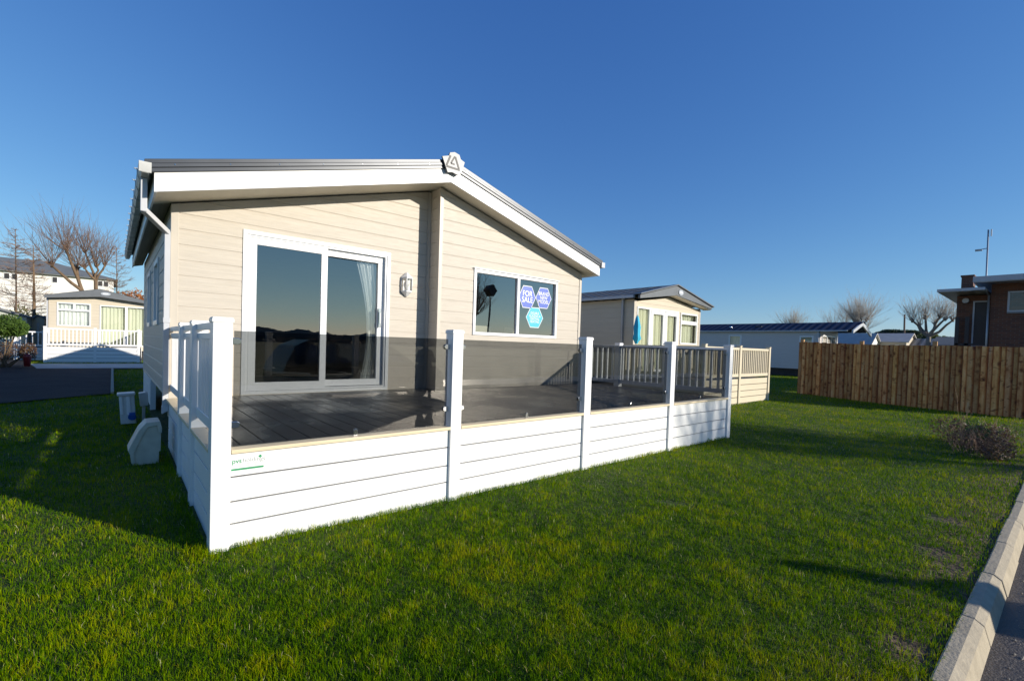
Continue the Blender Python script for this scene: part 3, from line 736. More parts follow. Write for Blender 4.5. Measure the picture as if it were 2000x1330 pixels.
# wall lantern
lx, lz = 3.24, 2.30
t = MB(); Y = D1-.012
t.prism([(-.065, -.14), (.065, -.14), (.065, .14), (0, .19), (-.065, .14)], lambda a, c, d: (lx+a, Y-d, lz+c), 0, .012)
def ring(z, r): return [(lx+r*math.cos(R(a)), Y-.012-max(0, r*math.sin(R(a)))*1.15, lz+z) for a in (0, 60, 120, 180)]
def loft(r1, r2, m=0):
    for i in range(3): t.face([r1[i], r1[i+1], r2[i+1], r2[i]], m)
loft(ring(.12, .105), ring(.165, .055)); loft(ring(.165, .055), ring(.205, .012)); loft(ring(.10, .10), ring(.12, .105)); t.face(ring(.10, .10))
loft(ring(-.15, .06), ring(-.115, .098)); loft(ring(-.115, .098), ring(-.10, .098)); loft(ring(-.19, .02), ring(-.15, .06)); t.face(ring(-.10, .098))
for i, a in enumerate((0, 60, 120, 180)):
    p = ring(-.10, .096)[i]; q = ring(.10, .098)[i]; t.tube(p, q, .008, .008, 6)
ln = t.build('wall_lantern', M['white'], lodge); OFF[ln.name] = OFF[lodge.name]
t = MB(); loft(ring(-.10, .09), ring(.10, .092)); t.build('lamp_glass', M['clear'], ln)
t = MB(); t.tube((lx, Y-.05, lz-.10), (lx, Y-.05, lz-.03), .015); t.lathe((lx, Y-.05, lz-.03), [(.015, 0), (.03, .03), (.03, .06), (.012, .1), (.001, .11)], 12); t.build('bulb', M['lampglass'], ln)

# dining furniture seen through the front window
def chair(x, y, rz, label):
    c = thing('dining_chair', (x, y, ZB+.04), label, 'chair', 'dining chairs inside the lodge window')
    def loc(a, b_, z): return (x+a*math.cos(rz)-b_*math.sin(rz), y+a*math.sin(rz)+b_*math.cos(rz), ZB+.04+z)
    def bx(name, a0, b0, z0, a1, b1, z1, par):
        g = MB(); g.prism([(a0, b0), (a1, b0), (a1, b1), (a0, b1)], lambda p, q, d: loc(p, q, d), z0, z1); return g.build(name, M['roomwood'], par)
    bx('seat', -.21, -.21, .43, .21, .21, .47, c)
    for a in (-.19, .16):
        for q in (-.19, .16): bx('leg', a, q, 0, a+.035, q+.035, .43, c)
    g = MB()
    for a in (-.21, .175): g.prism([(a, -.21), (a+.035, -.21), (a+.035, -.18), (a, -.18)], loc, .47, 1.12)
    g.prism([(-.175, -.205), (.175, -.205), (.175, -.185), (-.175, -.185)], loc, 1.0, 1.12)
    g.prism([(-.175, -.205), (.175, -.205), (.175, -.185), (-.175, -.185)], loc, .8, .86)
    g.build('backrest', M['roomwood'], c)
chair(5.0, 3.75, 0, 'pale wooden dining chair behind the left pane of the front window')
chair(5.75, 3.75, .15, 'pale wooden dining chair behind the central bar of the front window')

# ------------------------------------------------------------------ LODGE DECKING
deck = thing('veranda_decking', (3.8, 1.7, -.05), 'raised grey decking with white posts, smoked glass panels and white boarded skirt', 'decking')
DZ = .582; W = .118; PX = [0, 1.907, 3.802, 5.706, 7.577]
t = MB(); x = .045; k = 0
while x < 7.66:
    x1 = min(x+.155, 7.66)
    yb = D1-.03 if x < XC-.1 else (D2-.025 if x < XR-.05 else 4.4)
    t.box(x, .13, DZ-.025, x1, yb, DZ); x += .164
t.build('deck_boards', M['deck'], deck, bevel=.002)
t = MB(); t.box(.04, .14, .3, 7.62, D2+.2, DZ-.03); t.build('subframe', M['underfloor'], deck)
t = MB(); 
for i in range(4): t.box(PX[i]+W+.001, -.004, .5585, PX[i+1]-.001, .126, DZ+.004)
for a, b_ in ((W, 1.03), (1.03+W, 1.923), (1.923+W, 3.30)): t.box(-.004+.0, a+.001, .5585, .10, b_-.001, DZ+.004)
t.build('edge_board', M['beige'], deck, bevel=.003)
def skirt(fn, u0, u1):
    t = MB(); zs = [.5565, .392, .222, .068, -.14]
    for a, b_ in zip(zs[:-1], zs[1:]):
        t.prism([(u0, b_+.0055), (u1, b_+.0055), (u1, a-.0055), (u0, a-.0055)], fn, 0, .022)
    t.prism([(u0, -.12), (u1, -.12), (u1, .55), (u0, .55)], fn, .023, .03, 1)
    return t.build('skirt_panel', [M['white_dirty'], M['black']], deck, bevel=.002)
for i in range(4): skirt(lambda u, z, d: (u, .028+d, z), PX[i]+W-.01, PX[i+1]+.01)
for a, b_ in ((W, 1.04), (1.03+W-.01, 1.93), (1.923+W-.01, 3.32)): skirt(lambda u, z, d: (.028+d, u, z), a, b_)
skirt(lambda u, z, d: (7.577+W-.03-d, u, z), W, 4.4)
def post(x, y, zt=1.48, zb=-.14, base=None):
    t = MB(); t.box(x, y, zb, x+W, y+W, zt-.03)
    o = t.build('post', M['white'], deck, bevel=.005); OFF[o.name] = OFF[deck.name]
    c = MB(); c.box(x-.006, y-.006, zt-.034, x+W+.006, y+W+.006, zt-.008); c.prism([(x-.001, y-.001), (x+W+.001, y-.001), (x+W+.001, y+W+.001), (x-.001, y+W+.001)], lambda a, b_, d: (a, b_, d) , zt-.0078, zt)
    c.build('post_cap', M['white'], o, bevel=.003)
for x in PX: post(x, 0)
post(0, 1.03); post(0, 1.923)
post(7.577, 2.22); post(7.577, 4.28)
# glass
for i in range(4):
    a, b_ = PX[i]+W+.018, PX[i+1]-.018
    t = MB(); t.box(a, .055, DZ+.014, b_, .065, 1.393)
    t.build('glass_panel', M['smoked'], deck)
    for xx, sg in ((PX[i]+W, 1), (PX[i+1], -1)):
        for zz in (1.322, .748):
            c = MB(); c.prism([(xx, zz-.023), (xx+sg*.045, zz-.023), (xx+sg*.060, zz-.012), (xx+sg*.060, zz+.012), (xx+sg*.045, zz+.023), (xx, zz+.023)], lambda p, q, d: (p, d, q), .044, .0545)
            c.prism([(xx, zz-.023), (xx+sg*.045, zz-.023), (xx+sg*.060, zz-.012), (xx+sg*.060, zz+.012), (xx+sg*.045, zz+.023), (xx, zz+.023)], lambda p, q, d: (p, d, q), .0655, .076)
            c.build('glass_clamp', M['chrome'], deck, bevel=.003)
    xm = (a+b_)/2
    c = MB(); c.prism([(xm-.018, DZ+.005), (xm+.018, DZ+.005), (xm+.018, DZ+.05), (xm, DZ+.066), (xm-.018, DZ+.05)], lambda p, q, d: (p, d, q), .042, .0545)
    c.build('glass_clamp', M['chrome'], deck, bevel=.002)
# picket railings
def railing(fn, u0, u1, pitch, zt, zb, extra=None, start=None):
    t = MB(); t.prism([(-.028, zt-.05), (.028, zt-.05), (.028, zt), (-.028, zt)], lambda a, c, d: fn(d, c, a), u0, u1)
    ro = t.build('railing', M['white'], deck, bevel=.003); OFF[ro.name] = OFF[deck.name]
    t = MB(); t.prism([(-.022, zb), (.022, zb), (.022, zb+.075), (-.022, zb+.075)], lambda a, c, d: fn(d, c, a), u0, u1); t.build('rail', M['white'], ro, bevel=.003)
    if extra: t = MB(); t.prism([(-.02, extra), (.02, extra), (.02, extra+.045), (-.02, extra+.045)], lambda a, c, d: fn(d, c, a), u0, u1); t.build('rail', M['white'], ro, bevel=.003)
    top = extra if extra else zt-.05
    u = start if start is not None else u0+.09
    while u < u1-.04:
        b_ = MB(); b_.prism([(u-.018, -.018), (u+.018, -.018), (u+.018, .018), (u-.018, .018)], lambda p, q, d: fn(p, d, q), zb+.074, top+.001)
        b_.build('baluster', M['white'], ro); u += pitch
railing(lambda u, z, o: (7.577+W/2+o, u, z), W, 2.22, .131, 1.428, .645)
railing(lambda u, z, o: (7.577+W/2+o, u, z), 2.22+W, 4.28, .135, 1.428, .645)
railing(lambda u, z, o: (W/2+o, u, z), W, 1.03, .075, 1.45, .68, 1.33)
railing(lambda u, z, o: (W/2+o, u, z), 1.03+W, 1.923, .075, 1.45, .68, 1.33)
railing(lambda u, z, o: (W/2+o, u, z), 1.923+W, 3.32, .13, 1.45, .68, 1.33)
# maker's plate
t = MB(); t.box(.122, .0225, .430, .330, .0275, .535)
pl = t.build('maker_plate', M['signwhite'], deck); OFF[pl.name] = OFF[deck.name]
pf = lambda cx, cz: (lambda a, b_: (cx+a, .0215, cz+b_))
text_mesh('lettering', 'pvs', .046, pf(.128, .500), M['printgreen'], pl, align='LEFT', bold=.0008)
text_mesh('lettering', 'holdings', .044, pf(.194, .500), M['printgrey'], pl, align='LEFT')
t = MB(); t.box(.124, .0216, .436, .329, .0224, .450)
t.prism([(.305, .505), (.318, .518), (.305, .531), (.292, .518)], lambda a, c, d: (a, d, c), .0216, .0224)
t.build('printed_bar', M['printgreen'], pl)
t = MB(); t.box(.15, .0216, .476, .29, .0224, .479); t.box(.13, .0216, .462, .32, .0224, .465); t.build('printed_line', M['printgrey'], pl)

# ------------------------------------------------------------------ NEIGHBOURING CARAVANS
def gable_fascia(mb, x0, xa, x1, ze, za, hb, ha, y, th, m=0):
    f = lambda a, c, d: (a, d, c)
    mb.prism([(x0, ze-hb), (xa, za-ha), (xa, za), (x0, ze)], f, y, y+th, m)
    mb.prism([(xa, za-ha), (x1, ze-hb), (x1, ze), (xa, za)], f, y, y+th, m)
def simple_window(fn, u0, z0, u1, z1, bars, par, m=None, name='window', wd=.05, cur=True, z_cut=None, vcuts=()):
    t = MB(); frame_ring(t, fn, u0, z0, u1, z1, wd, -.03, .03)
    for (a, b_, c, d) in bars: t.prism([(a, b_), (c, b_), (c, d), (a, d)], fn, -.025, .025)
    o = t.build(name, M['white_frame'], par); OFF[o.name] = OFF[par.name]
    pane('glass_pane', fn, u0+wd, z0+wd, u1-wd, z1-wd, 0, M['pane_far'], o)
    if cur: 
        c = curtain(fn, u0+.03, u1-.03, z0+.03, z1-.03, -.12, m or M['curtain'], o, max(3, int((u1-u0)*7)), .02, 0)
    return o

# cream caravan to the right
c2 = thing('static_caravan', (13.3, 8, 0), 'cream static caravan with charcoal gable fascia right of the lodge, french doors open to curtains', 'caravan')
CY = 4.4; X0c, X1c, XA = 11.28, 15.2, 13.1
cf = lambda u, z, o: (u, CY-o, z)
mb = MB(); cp = [(-.155, 1, 3.02-.155*XA+.02), (.135, 1, 3.02+.135*XA+.02)]
ops = [(11.42, 13.76, .62, 2.62), (13.92, 14.98, 1.6, 2.6)]
siding(mb, cf, X0c, X1c, .5, 3.1, .5, .15, ops, cp, lip=False)
siding(mb, lambda u, z, o: (X0c-o, u, z), CY, 16, .5, 2.83, .5, .15, [], [], lip=False)
siding(mb, lambda u, z, o: (X1c+o, u, z), CY, 16, .5, 2.83, .5, .15, [], [], lip=False)
mb.build('wall', M['siding_far'], c2)
t = MB(); t.box(X0c-.015, CY-.015, .5, X0c+.1, CY+.05, 2.80); t.build('corner_trim', M['siding_trim'], c2)
t = MB(); t.box(X1c-.08, CY-.015, .5, X1c+.015, CY+.05, 2.78); t.build('corner_trim', M['siding_trim'], c2)
t = MB(); gable_fascia(t, 11.12, XA, 15.45, 2.92, 3.38, .10, .30, 4.1, .08)
t.prism([(11.08, 2.93), (XA, 3.39), (XA, 3.43), (11.08, 2.97)], lambda a, c, d: (a, d, c), 4.05, 4.25); t.prism([(XA, 3.39), (15.5, 2.88), (15.5, 2.93), (XA, 3.43)], lambda a, c, d: (a, d, c), 4.05, 4.25)
fo = t.build('fascia', M['darkfascia'], c2, bevel=.01); OFF[fo.name] = OFF[c2.name]
def oval(cx, cz, y, rx, rz, par):
    t = MB(); t.prism([(cx+rx*math.cos(i*math.pi/12), cz+rz*math.sin(i*math.pi/12)) for i in range(24)], lambda a, c, d: (a, d, c), y-.02, y)
    t.prism([(cx-rx*.6, cz-rz*.15), (cx+rx*.6, cz-rz*.15), (cx+rx*.5, cz+rz*.25), (cx-rx*.5, cz+rz*.25)], lambda a, c, d: (a, d, c), y-.024, y-.0205, 1)
    t.build('badge', [M['badge'], M['signwhite']], par)
oval(13.32, 3.19, 4.10, .14, .085, fo)
t = MB(); t.face([(11.1, 4.12, 2.83), (XA, 4.12, 3.08), (XA, CY, 3.08), (11.1, CY, 2.83)]); t.face([(XA, 4.12, 3.08), (15.45, 4.12, 2.79), (15.45, CY, 2.79), (XA, CY, 3.08)]); t.build('soffit', M['soffit'], c2)
t = MB(); t.face([(11.08, 4.15, 2.93), (XA, 4.15, 3.42), (XA, 16.2, 3.42), (11.08, 16.2, 2.93)]); t.face([(XA, 4.15, 3.42), (15.5, 4.15, 2.92), (15.5, 16.2, 2.92), (XA, 16.2, 3.42)]); t.build('roof', M['tiles'], c2)
t = MB(); t.box(11.05, 4.3, 2.85, 11.16, 16.2, 2.925); t.build('gutter', M['gutter'], c2)
t = MB(); t.box(X0c-.085, 4.72, .3, X0c-.02, 4.785, 2.86); t.build('downpipe', M['metalgrey'], c2)
t = MB(); t.box(X0c+.2, CY+.2, 0, X1c-.2, 15.5, .5); t.build('chassis', M['underfloor'], c2)
t = MB(); frame_ring(t, cf, 11.42, .6, 13.78, 2.63, .05, -.03, .025); t.prism([(12.05, .65), (12.14, .65), (12.14, 2.58), (12.05, 2.58)], cf, -.03, .03)
dd = t.build('french_doors', M['white_frame'], c2); OFF[dd.name] = OFF[c2.name]
for a, b_ in ((12.15, 12.93), (12.95, 13.72)):
    t = MB(); frame_ring(t, cf, a, .66, b_, 2.57, .11, -.02, .035); t.build('door_leaf', M['white_frame'], dd)
pane('glass_pane', cf, 11.46, .65, 13.74, 2.59, -.01, M['pane_far'], dd)
curtain(cf, 11.44, 12.06, .66, 2.57, -.05, M['curtain'], dd, 6); curtain(cf, 12.2, 12.80, .66, 2.57, -.05, M['curtain'], dd, 5); curtain(cf, 13.0, 13.55, .66, 2.57, -.05, M['curtain'], dd, 5)
t = MB(); t.box(12.90, CY-.09, 1.55, 12.98, CY-.04, 1.59); t.box(13.0, CY-.09, 1.55, 13.08, CY-.04, 1.59); t.build('handle', M['chrome'], dd)
simple_window(cf, 13.90, 1.58, 15.0, 2.61, [(13.95, 2.24, 14.95, 2.36), ], c2)
t = MB(); t.face([(X0c+.1, CY+.5, .6), (X1c-.1, CY+.5, .6), (X1c-.1, CY+.5, 2.8), (X0c+.1, CY+.5, 2.8)]); t.build('interior_wall', M['room'], c2)

# folded parasol
pr = thing('parasol', (11.03, 4.12, .6), 'folded turquoise parasol standing by the french doors of the cream caravan', 'parasol')
t = MB(); t.tube((11.03, 4.12, .6), (11.03, 4.12, 2.36), .018, .018, 8); t.build('pole', M['roomwood'], pr)
t = MB(); n = 20
prof = [(2.34, .012), (2.25, .04), (2.0, .085), (1.8, .075), (1.66, .10), (1.60, .06), (1.52, .03)]
b0 = len(t.v)
for z, r in prof:
    for i in range(n):
        a = 2*math.pi*i/n; q = r*(1+.3*math.sin(5*a)); t.v.append((11.03+q*math.cos(a), 4.12+q*math.sin(a), z))
for j in range(len(prof)-1):
    for i in range(n):
        k = (i+1) % n; t.f.append((j*n+i, j*n+k, (j+1)*n+k, (j+1)*n+i)); t.m.append(0); t.sm.append(True)
t.build('canopy', M['tealcloth'], pr)

def far_deck(name, label, x0, x1, y0, y1, zt, zf, zg, m, posts_f, side=None, bal=.125, post_m=None):
    d = thing(name, ((x0+x1)/2, (y0+y1)/2, zg), label, 'decking')
    w_ = .1
    def pst(x, y):
        t = MB(); t.box(x, y, zg-.05, x+w_, y+w_, zt+.04); t.box(x-.008, y-.008, zt+.0401, x+w_+.008, y+w_+.008, zt+.06); t.build('post', m, d)
    for x in posts_f: pst(x, y0)
    def run(fn, a, b_):
        t = MB()
        t.prism([(a, zt-.06), (b_, zt-.06), (b_, zt), (a, zt)], fn, .02, .08)
        ro = t.build('railing', m, d); OFF[ro.name] = OFF[d.name]
        t = MB(); t.prism([(a, zf+.10), (b_, zf+.10), (b_, zf+.18), (a, zf+.18)], fn, .02, .08); t.build('rail', m, ro)
        u = a+bal*.6
        while u < b_-.03:
            q = MB(); q.prism([(u-.02, zf+.18), (u+.02, zf+.18), (u+.02, zt-.06), (u-.02, zt-.06)], fn, .03, .07); q.build('baluster', m, ro); u += bal
        t = MB(); z = zf+.05; k = 0
        while z > zg-.02:
            t.prism([(a, z-.165), (b_, z-.165), (b_, z-.01), (a, z-.01)], fn, .03, .05); z -= .17; k += 1
        t.build('skirt_panel', m, d)
    for a, b_ in zip(posts_f[:-1], posts_f[1:]): run(lambda u, z, o: (u, y0+o, z), a+w_, b_)
    run(lambda u, z, o: (x0+o, u, z), y0+w_, y1); run(lambda u, z, o: (x1+w_-o, u, z), y0+w_, y1)
    t = MB(); t.box(x0+.06, y0+.06, zf-.04, x1+.04, y1, zf); t.build('deck_boards', M['deck'], d)
    return d
far_deck('cream_decking', 'cream railed decking in front of the cream caravan beyond the lodge decking', 10.69, 14.66, 1.95, 4.35, 1.49, .6, -.03, M['beige_deck'], [10.69, 12.66, 14.66])

# pale caravan far left
c1 = thing('static_caravan', (-1, 30, 0), 'pale cream caravan with dark fascia and net curtains behind white decking at far left', 'caravan')
CY1 = 26.5; XA1 = -1.0
c1f = lambda u, z, o: (u, CY1-o, z)
mb = MB(); cp = [(-.12, 1, 3.2-.12*XA1), (.12, 1, 3.2+.12*XA1)]
siding(mb, c1f, -2.83, .86, .5, 3.3, .5, .15, [(-2.52, -1.34, 1.67, 2.74), (-.98, .8, .75, 2.72)], cp, lip=False)
siding(mb, lambda u, z, o: (-2.83-o, u, z), CY1, 36, .5, 3.0, .5, .15, [], [], lip=False)
mb.build('wall', M['siding_far'], c1)
t = MB(); gable_fascia(t, -2.95, XA1, 1.0, 3.03, 3.50, .12, .38, CY1-.35, .08)
fo = t.build('fascia', M['darkfascia'], c1, bevel=.01); OFF[fo.name] = OFF[c1.name]; oval(-.78, 3.28, CY1-.35, .19, .08, fo)
t = MB(); t.face([(-3, CY1-.34, 3.03), (XA1, CY1-.34, 3.51), (XA1, 36, 3.51), (-3, 36, 3.03)]); t.face([(XA1, CY1-.34, 3.51), (1.05, CY1-.34, 3.03), (1.05, 36, 3.03), (XA1, 36, 3.51)]); t.build('roof', M['tiles'], c1)
simple_window(c1f, -2.54, 1.65, -1.33, 2.76, [(-2.49, 2.38, -1.38, 2.46), (-1.97, 2.46, -1.88, 2.7)], c1, M['sheer'])
o = simple_window(c1f, -1.0, .72, .82, 2.74, [(-.02, .77, .08, 2.69)], c1, M['curtain'], 'patio_door')
t = MB(); t.box(-2.90, CY1+.02, .4, -2.83, CY1+.09, 2.95); t.build('downpipe', M['gutter'], c1)
t = MB(); t.box(-2.7, CY1+.2, 0, .8, 35.5, .5); t.build('chassis', M['underfloor'], c1)
far_deck('white_decking', 'white railed decking in front of the pale caravan at far left', -2.83, .52, 24.5, 26.45, 1.53, .66, .0, M['white'], [-2.83, -1.17, .42], bal=.13)
d2 = far_deck('white_platform', 'small white railed platform left of the far caravan decking, beside the green bush', -4.05, -3.0, 27.2, 30.0, 1.35, .55, 0, M['white'], [-4.05, -3.1], bal=.2)

# long grey caravan
c3 = thing('static_caravan', (34.5, 10, 0), 'long grey static caravan with blue-black tiled roof behind the wooden fence', 'caravan')
XW = 32.6
c3f = lambda u, z, o: (XW-o, u, z)
mb = MB(); siding(mb, c3f, 5.7, 22, .48, 2.86, .48, .16, [(10.2, 11.05, 1.82, 2.55), (6.0, 6.75, 1.7, 2.5), (13.2, 13.9, 1.82, 2.55)], [], lip=False, deep=.02)
siding(mb, lambda u, z, o: (u, 5.7-o, z), XW, 36.2, .48, 3.5, .48, .16, [], [(-.33, 1, 2.86-.33*XW), (.33, 1, 2.86+.33*36.2)], lip=False, deep=.02)
mb.build('wall', M['siding_grey'], c3)
t = MB(); t.face([(XW-.15, 4.25, 2.86), (34.4, 3.9, 3.45), (34.4, 22, 3.45), (XW-.15, 22, 2.86)]); t.face([(34.4, 3.9, 3.45), (36.4, 4.25, 2.86), (36.4, 22, 2.86), (34.4, 22, 3.45)]); t.build('roof', M['tiles_blue'], c3)
t = MB(); f = lambda a, c, d: (a, d, c)
t.prism([(XW-.2, 2.68), (34.4, 3.22), (34.4, 3.44), (XW-.2, 2.86)], f, 4.0, 4.08); t.prism([(34.4, 3.22), (36.5, 2.62), (36.5, 2.84), (34.4, 3.44)], f, 4.0, 4.08); t.build('fascia', M['fasciagrey'], c3)
t = MB(); t.box(XW-.2, 4.3, 2.80, XW-.1, 22, 2.87); t.build('gutter', M['gutter'], c3)
t = MB(); t.box(XW-.09, 5.72, .5, XW-.02, 5.82, 2.82); t.build('downpipe', M['gutter'], c3)
for a, b_, c, d in ((10.2, 11.05, 1.82, 2.58), (6.0, 6.75, 1.7, 2.54), (13.2, 13.9, 1.82, 2.58)): simple_window(c3f, a, c, b_, d, [], c3, M['curtain'], wd=.09)
simple_window(lambda u, z, o: (u, 5.68-o, z), 33.0, 1.6, 35.6, 2.6, [(33.9, 1.65, 34.0, 2.55), (34.7, 1.65, 34.8, 2.55)], c3, M['curtain'], wd=.08)
t = MB(); t.box(XW+.3, 5.2, 0, 36, 21, .48); t.build('chassis', M['underfloor'], c3)
t = MB(); t.tube((33.2, 11.2, 3.03), (33.2, 11.2, 3.22), .07, .09, 10); t.build('roof_vent', M['chrome'], c3)
t = MB(); t.box(33.4, 9.3, 3.05, 33.7, 9.7, 3.22); t.build('flue', M['black'], c3)

# sheds / further caravans behind the fence
def gable_box(name, label, cat, x0, x1, y0, y1, ze, zr, wallm, roofm, group=None, ridge='y', door=True):
    s = thing(name, ((x0+x1)/2, (y0+y1)/2, 0), label, cat, group); t = MB()
    if ridge == 'y':
        xm = (x0+x1)/2
        t.prism([(x0, 0), (x1, 0), (x1, ze), (xm, zr), (x0, ze)], lambda a, c, d: (a, d, c), y0, y1); t.build('wall', wallm, s)
        t = MB()
        for xe in (x0-.12, x1+.12): t.prism([(xm, zr+.01), (xe, ze-.01), (xe, ze+.06), (xm, zr+.08)], lambda a, c, d: (a, d, c), y0-.15, y1+.15)
    else:
        ym = (y0+y1)/2
        t.prism([(y0, 0), (y1, 0), (y1, ze), (ym, zr), (y0, ze)], lambda a, c, d: (d, a, c), x0, x1); t.build('wall', wallm, s)
        t = MB()
        for ye in (y0-.12, y1+.12): t.prism([(ym, zr+.01), (ye, ze-.01), (ye, ze+.06), (ym, zr+.08)], lambda a, c, d: (d, a, c), x0-.15, x1+.15)
    t.build('roof', roofm, s)
    if door:
        t = MB(); t.box(x0+(x1-x0)*.4, y0-.02, .2, x0+(x1-x0)*.6, y0-.001, ze-.2); t.build('door', M['gutter'], s)
    return s
gable_box('white_caravan', 'white end of a caravan just right of the long grey caravan roof', 'caravan', 40.5, 43.2, 4.9, 10, 2.2, 3.0, M['render'], M['greyroof'])
gable_box('cream_caravan', 'cream gabled caravan with pale grey roof showing over the fence', 'caravan', 43.0, 46.4, 3.35, 8.5, 2.45, 3.1, M['siding_far'], M['greyroof'])
gable_box('tiled_caravan', 'small dark tiled caravan roof with white gable over the fence below the telegraph pole', 'caravan', 44, 47.0, 1.5, 6, 2.2, 2.75, M['render'], M['tiles'])
gable_box('tiled_caravan', 'low dark tiled caravan roof in front of the right-hand pollard tree', 'caravan', 48, 51, -.7, 3, 2.2, 2.75, M['render'], M['tiles'])
gable_box('pale_shed', 'low pale shed with shallow roof next to the brick building', 'shed', 36, 39, -1.0, 1.0, 2.1, 2.6, M['render'], M['slate'])
gable_box('tiled_caravan', 'cream caravan standing close behind the lodge, its roof shading the white decking', 'caravan', 2.0, 5.9, 12.6, 16.3, 2.75, 3.55, M['siding_far'], M['tiles'])
# left background building and shed
wb = thing('white_building', (-12, 62, 0), 'long two-storey white rendered building with hipped grey roof behind the left trees', 'building')
t = MB(); t.box(-40, 59.2, 0, -.45, 70, 7.02); t.build('wall', M['render'], wb)
t = MB(); e = [(-40.3, 58.8), (-.1, 58.8), (-.1, 70.4), (-40.3, 70.4)]; rz0, rz1 = 7.02, 8.75
t.face([(-40.3, 58.8, rz0), (-.1, 58.8, rz0-.05), (-5.5, 64.6, rz1), (-40.3, 64.6, rz1)]); t.face([(-.1, 58.8, rz0-.05), (-.1, 70.4, rz0), (-5.5, 64.6, rz1)]); t.face([(-.1, 70.4, rz0), (-40.3, 70.4, rz0), (-40.3, 64.6, rz1), (-5.5, 64.6, rz1)])
t.box(-40.3, 58.8, rz0-.13, -.1, 58.9, rz0-.06)
t.build('roof', M['slate'], wb)
for x in (-8.18, -7.66, -1.5, -1.05, -4.9, -12, -12.6, -16):
    o = MB(); frame_ring(o, lambda u, z, d: (u, 59.2-d, z), x-.24, 6.15, x+.2, 6.75, .05, 0, .05); q = o.build('window', M['white_frame'], wb); OFF[q.name] = OFF[wb.name]
    o = MB(); o.face([(x-.2, 59.19, 6.2), (x+.16, 59.19, 6.2), (x+.16, 59.19, 6.7), (x-.2, 59.19, 6.7)]); o.build('glass_pane', M['black'], q)
gable_box('garden_shed', 'grey-green gabled shed behind the bush at the left edge', 'shed', -6.8, -3.75, 28.5, 32, 2.0, 2.5, M['greenbox'], M['slate'])
gable_box('cream_shed', 'small cream shed with green roof edge left of the far caravan', 'shed', -3.75, -3.3, 30.5, 33, 2.0, 2.15, M['siding_far'], M['slate'])

# brick building
bb = thing('brick_building', (29, -5, 0), 'dark red brick building with flat overhanging roofs at the right edge', 'building')
t = MB(); t.box(26.1, -9, 0, 34, -1.76, 4.33); t.box(26.6, -1.76, 0, 34, -.76, 3.98); t.build('wall', M['brick'], bb)
t = MB(); t.box(25.1, -10, 4.36, 35, -1.32, 4.56); t.build('roof', M['fasciagrey'], bb)
t = MB(); t.box(25.13, -9.97, 4.33, 34.9, -1.35, 4.36); t.box(25.1, -1.315, 4.02, 34.5, -.35, 4.035); t.build('soffit', M['metalgrey'], bb)
t = MB(); t.box(25.07, -1.66, 4.036, 34.6, -.33, 4.14); t.build('roof', M['fasciagrey'], bb)
t = MB(); t.box(27.6, -1.12, 4.14, 28.4, -.76, 4.90); t.box(27.57, -1.15, 4.90, 28.43, -.73, 4.96); t.build('chimney', M['brick'], bb)
t = MB(); frame_ring(t, lambda u, z, d: (26.1-d, u, z), -3.3, 3.24, -2.2, 4.03, .06, -.02, .04); q = t.build('window', M['fasciagrey'], bb); OFF[q.name] = OFF[bb.name]
pane('glass_pane', lambda u, z, d: (26.1-d, u, z), -3.24, 3.3, -2.26, 3.97, .004, M['pane_far'], q)
t = MB(); t.box(26.05, -3.3, 3.18, 26.11, -2.2, 3.235); t.build('sill', M['slate'], bb)
t = MB(); frame_ring(t, lambda u, z, d: (26.6-d, u, z), -1.70, 1.9, -1.24, 3.75, .05, 0, .05); q = t.build('door', M['fasciagrey'], bb); OFF[q.name] = OFF[bb.name]
t = MB(); t.box(26.58, -1.66, 1.9, 26.59, -1.29, 3.70); t.build('door_leaf', M['black'], q)
t = MB(); t.tube((26.05, -1.70, .5), (26.05, -1.70, 3.92), .03, .03, 10); t.tube((26.05, -1.70, 3.92), (25.3, -1.36, 4.33), .03, .03, 8); t.build('downpipe', M['metalgrey'], bb)
t = MB(); t.tube((26.6, -1.02, 3.78), (26.5, -1.02, 3.78), .11, .10, 18); t.build('bulkhead_lamp', M['metalgrey'], bb)
t = MB()
for y in (-.83, -1.12): t.box(26.3, y-.06, 1.5, 26.36, y+.06, 3.1)
t.box(26.3, -1.7, 1.95, 26.36, -.8, 2.02); t.box(26.2, -1.76, 1.5, 26.6, -.76, 1.9); t.build('balustrade', M['black'], bb)
# mast with lamp arm
mt = thing('antenna_mast', (30, -1.35, 0), 'thin tall steel mast with a side lamp and small panel rising behind the brick building', 'mast')
t = MB(); t.tube((30, -1.35, 0), (30, -1.30, 7.25), .035, .028, 8); t.build('pole', M['metalgrey'], mt)
t = MB(); t.tube((30, -1.32, 6.42), (30, -1.06, 6.38), .018, .018, 6); t.box(29.92, -1.14, 6.33, 30.08, -.92, 6.40); t.build('lamp_arm', M['metalgrey'], mt)
t = MB(); t.box(29.95, -1.38, 6.95, 30.05, -1.42, 7.25); t.build('aerial_panel', M['whitebox'], mt)
tp = MB(); tp.tube((50, 4.55, 0), (50, 4.66, 4.95), .075, .06, 8); tag(tp.build('telegraph_pole', M['pole_wood']), 'brown wooden telegraph pole standing among the roofs and pines', 'pole')

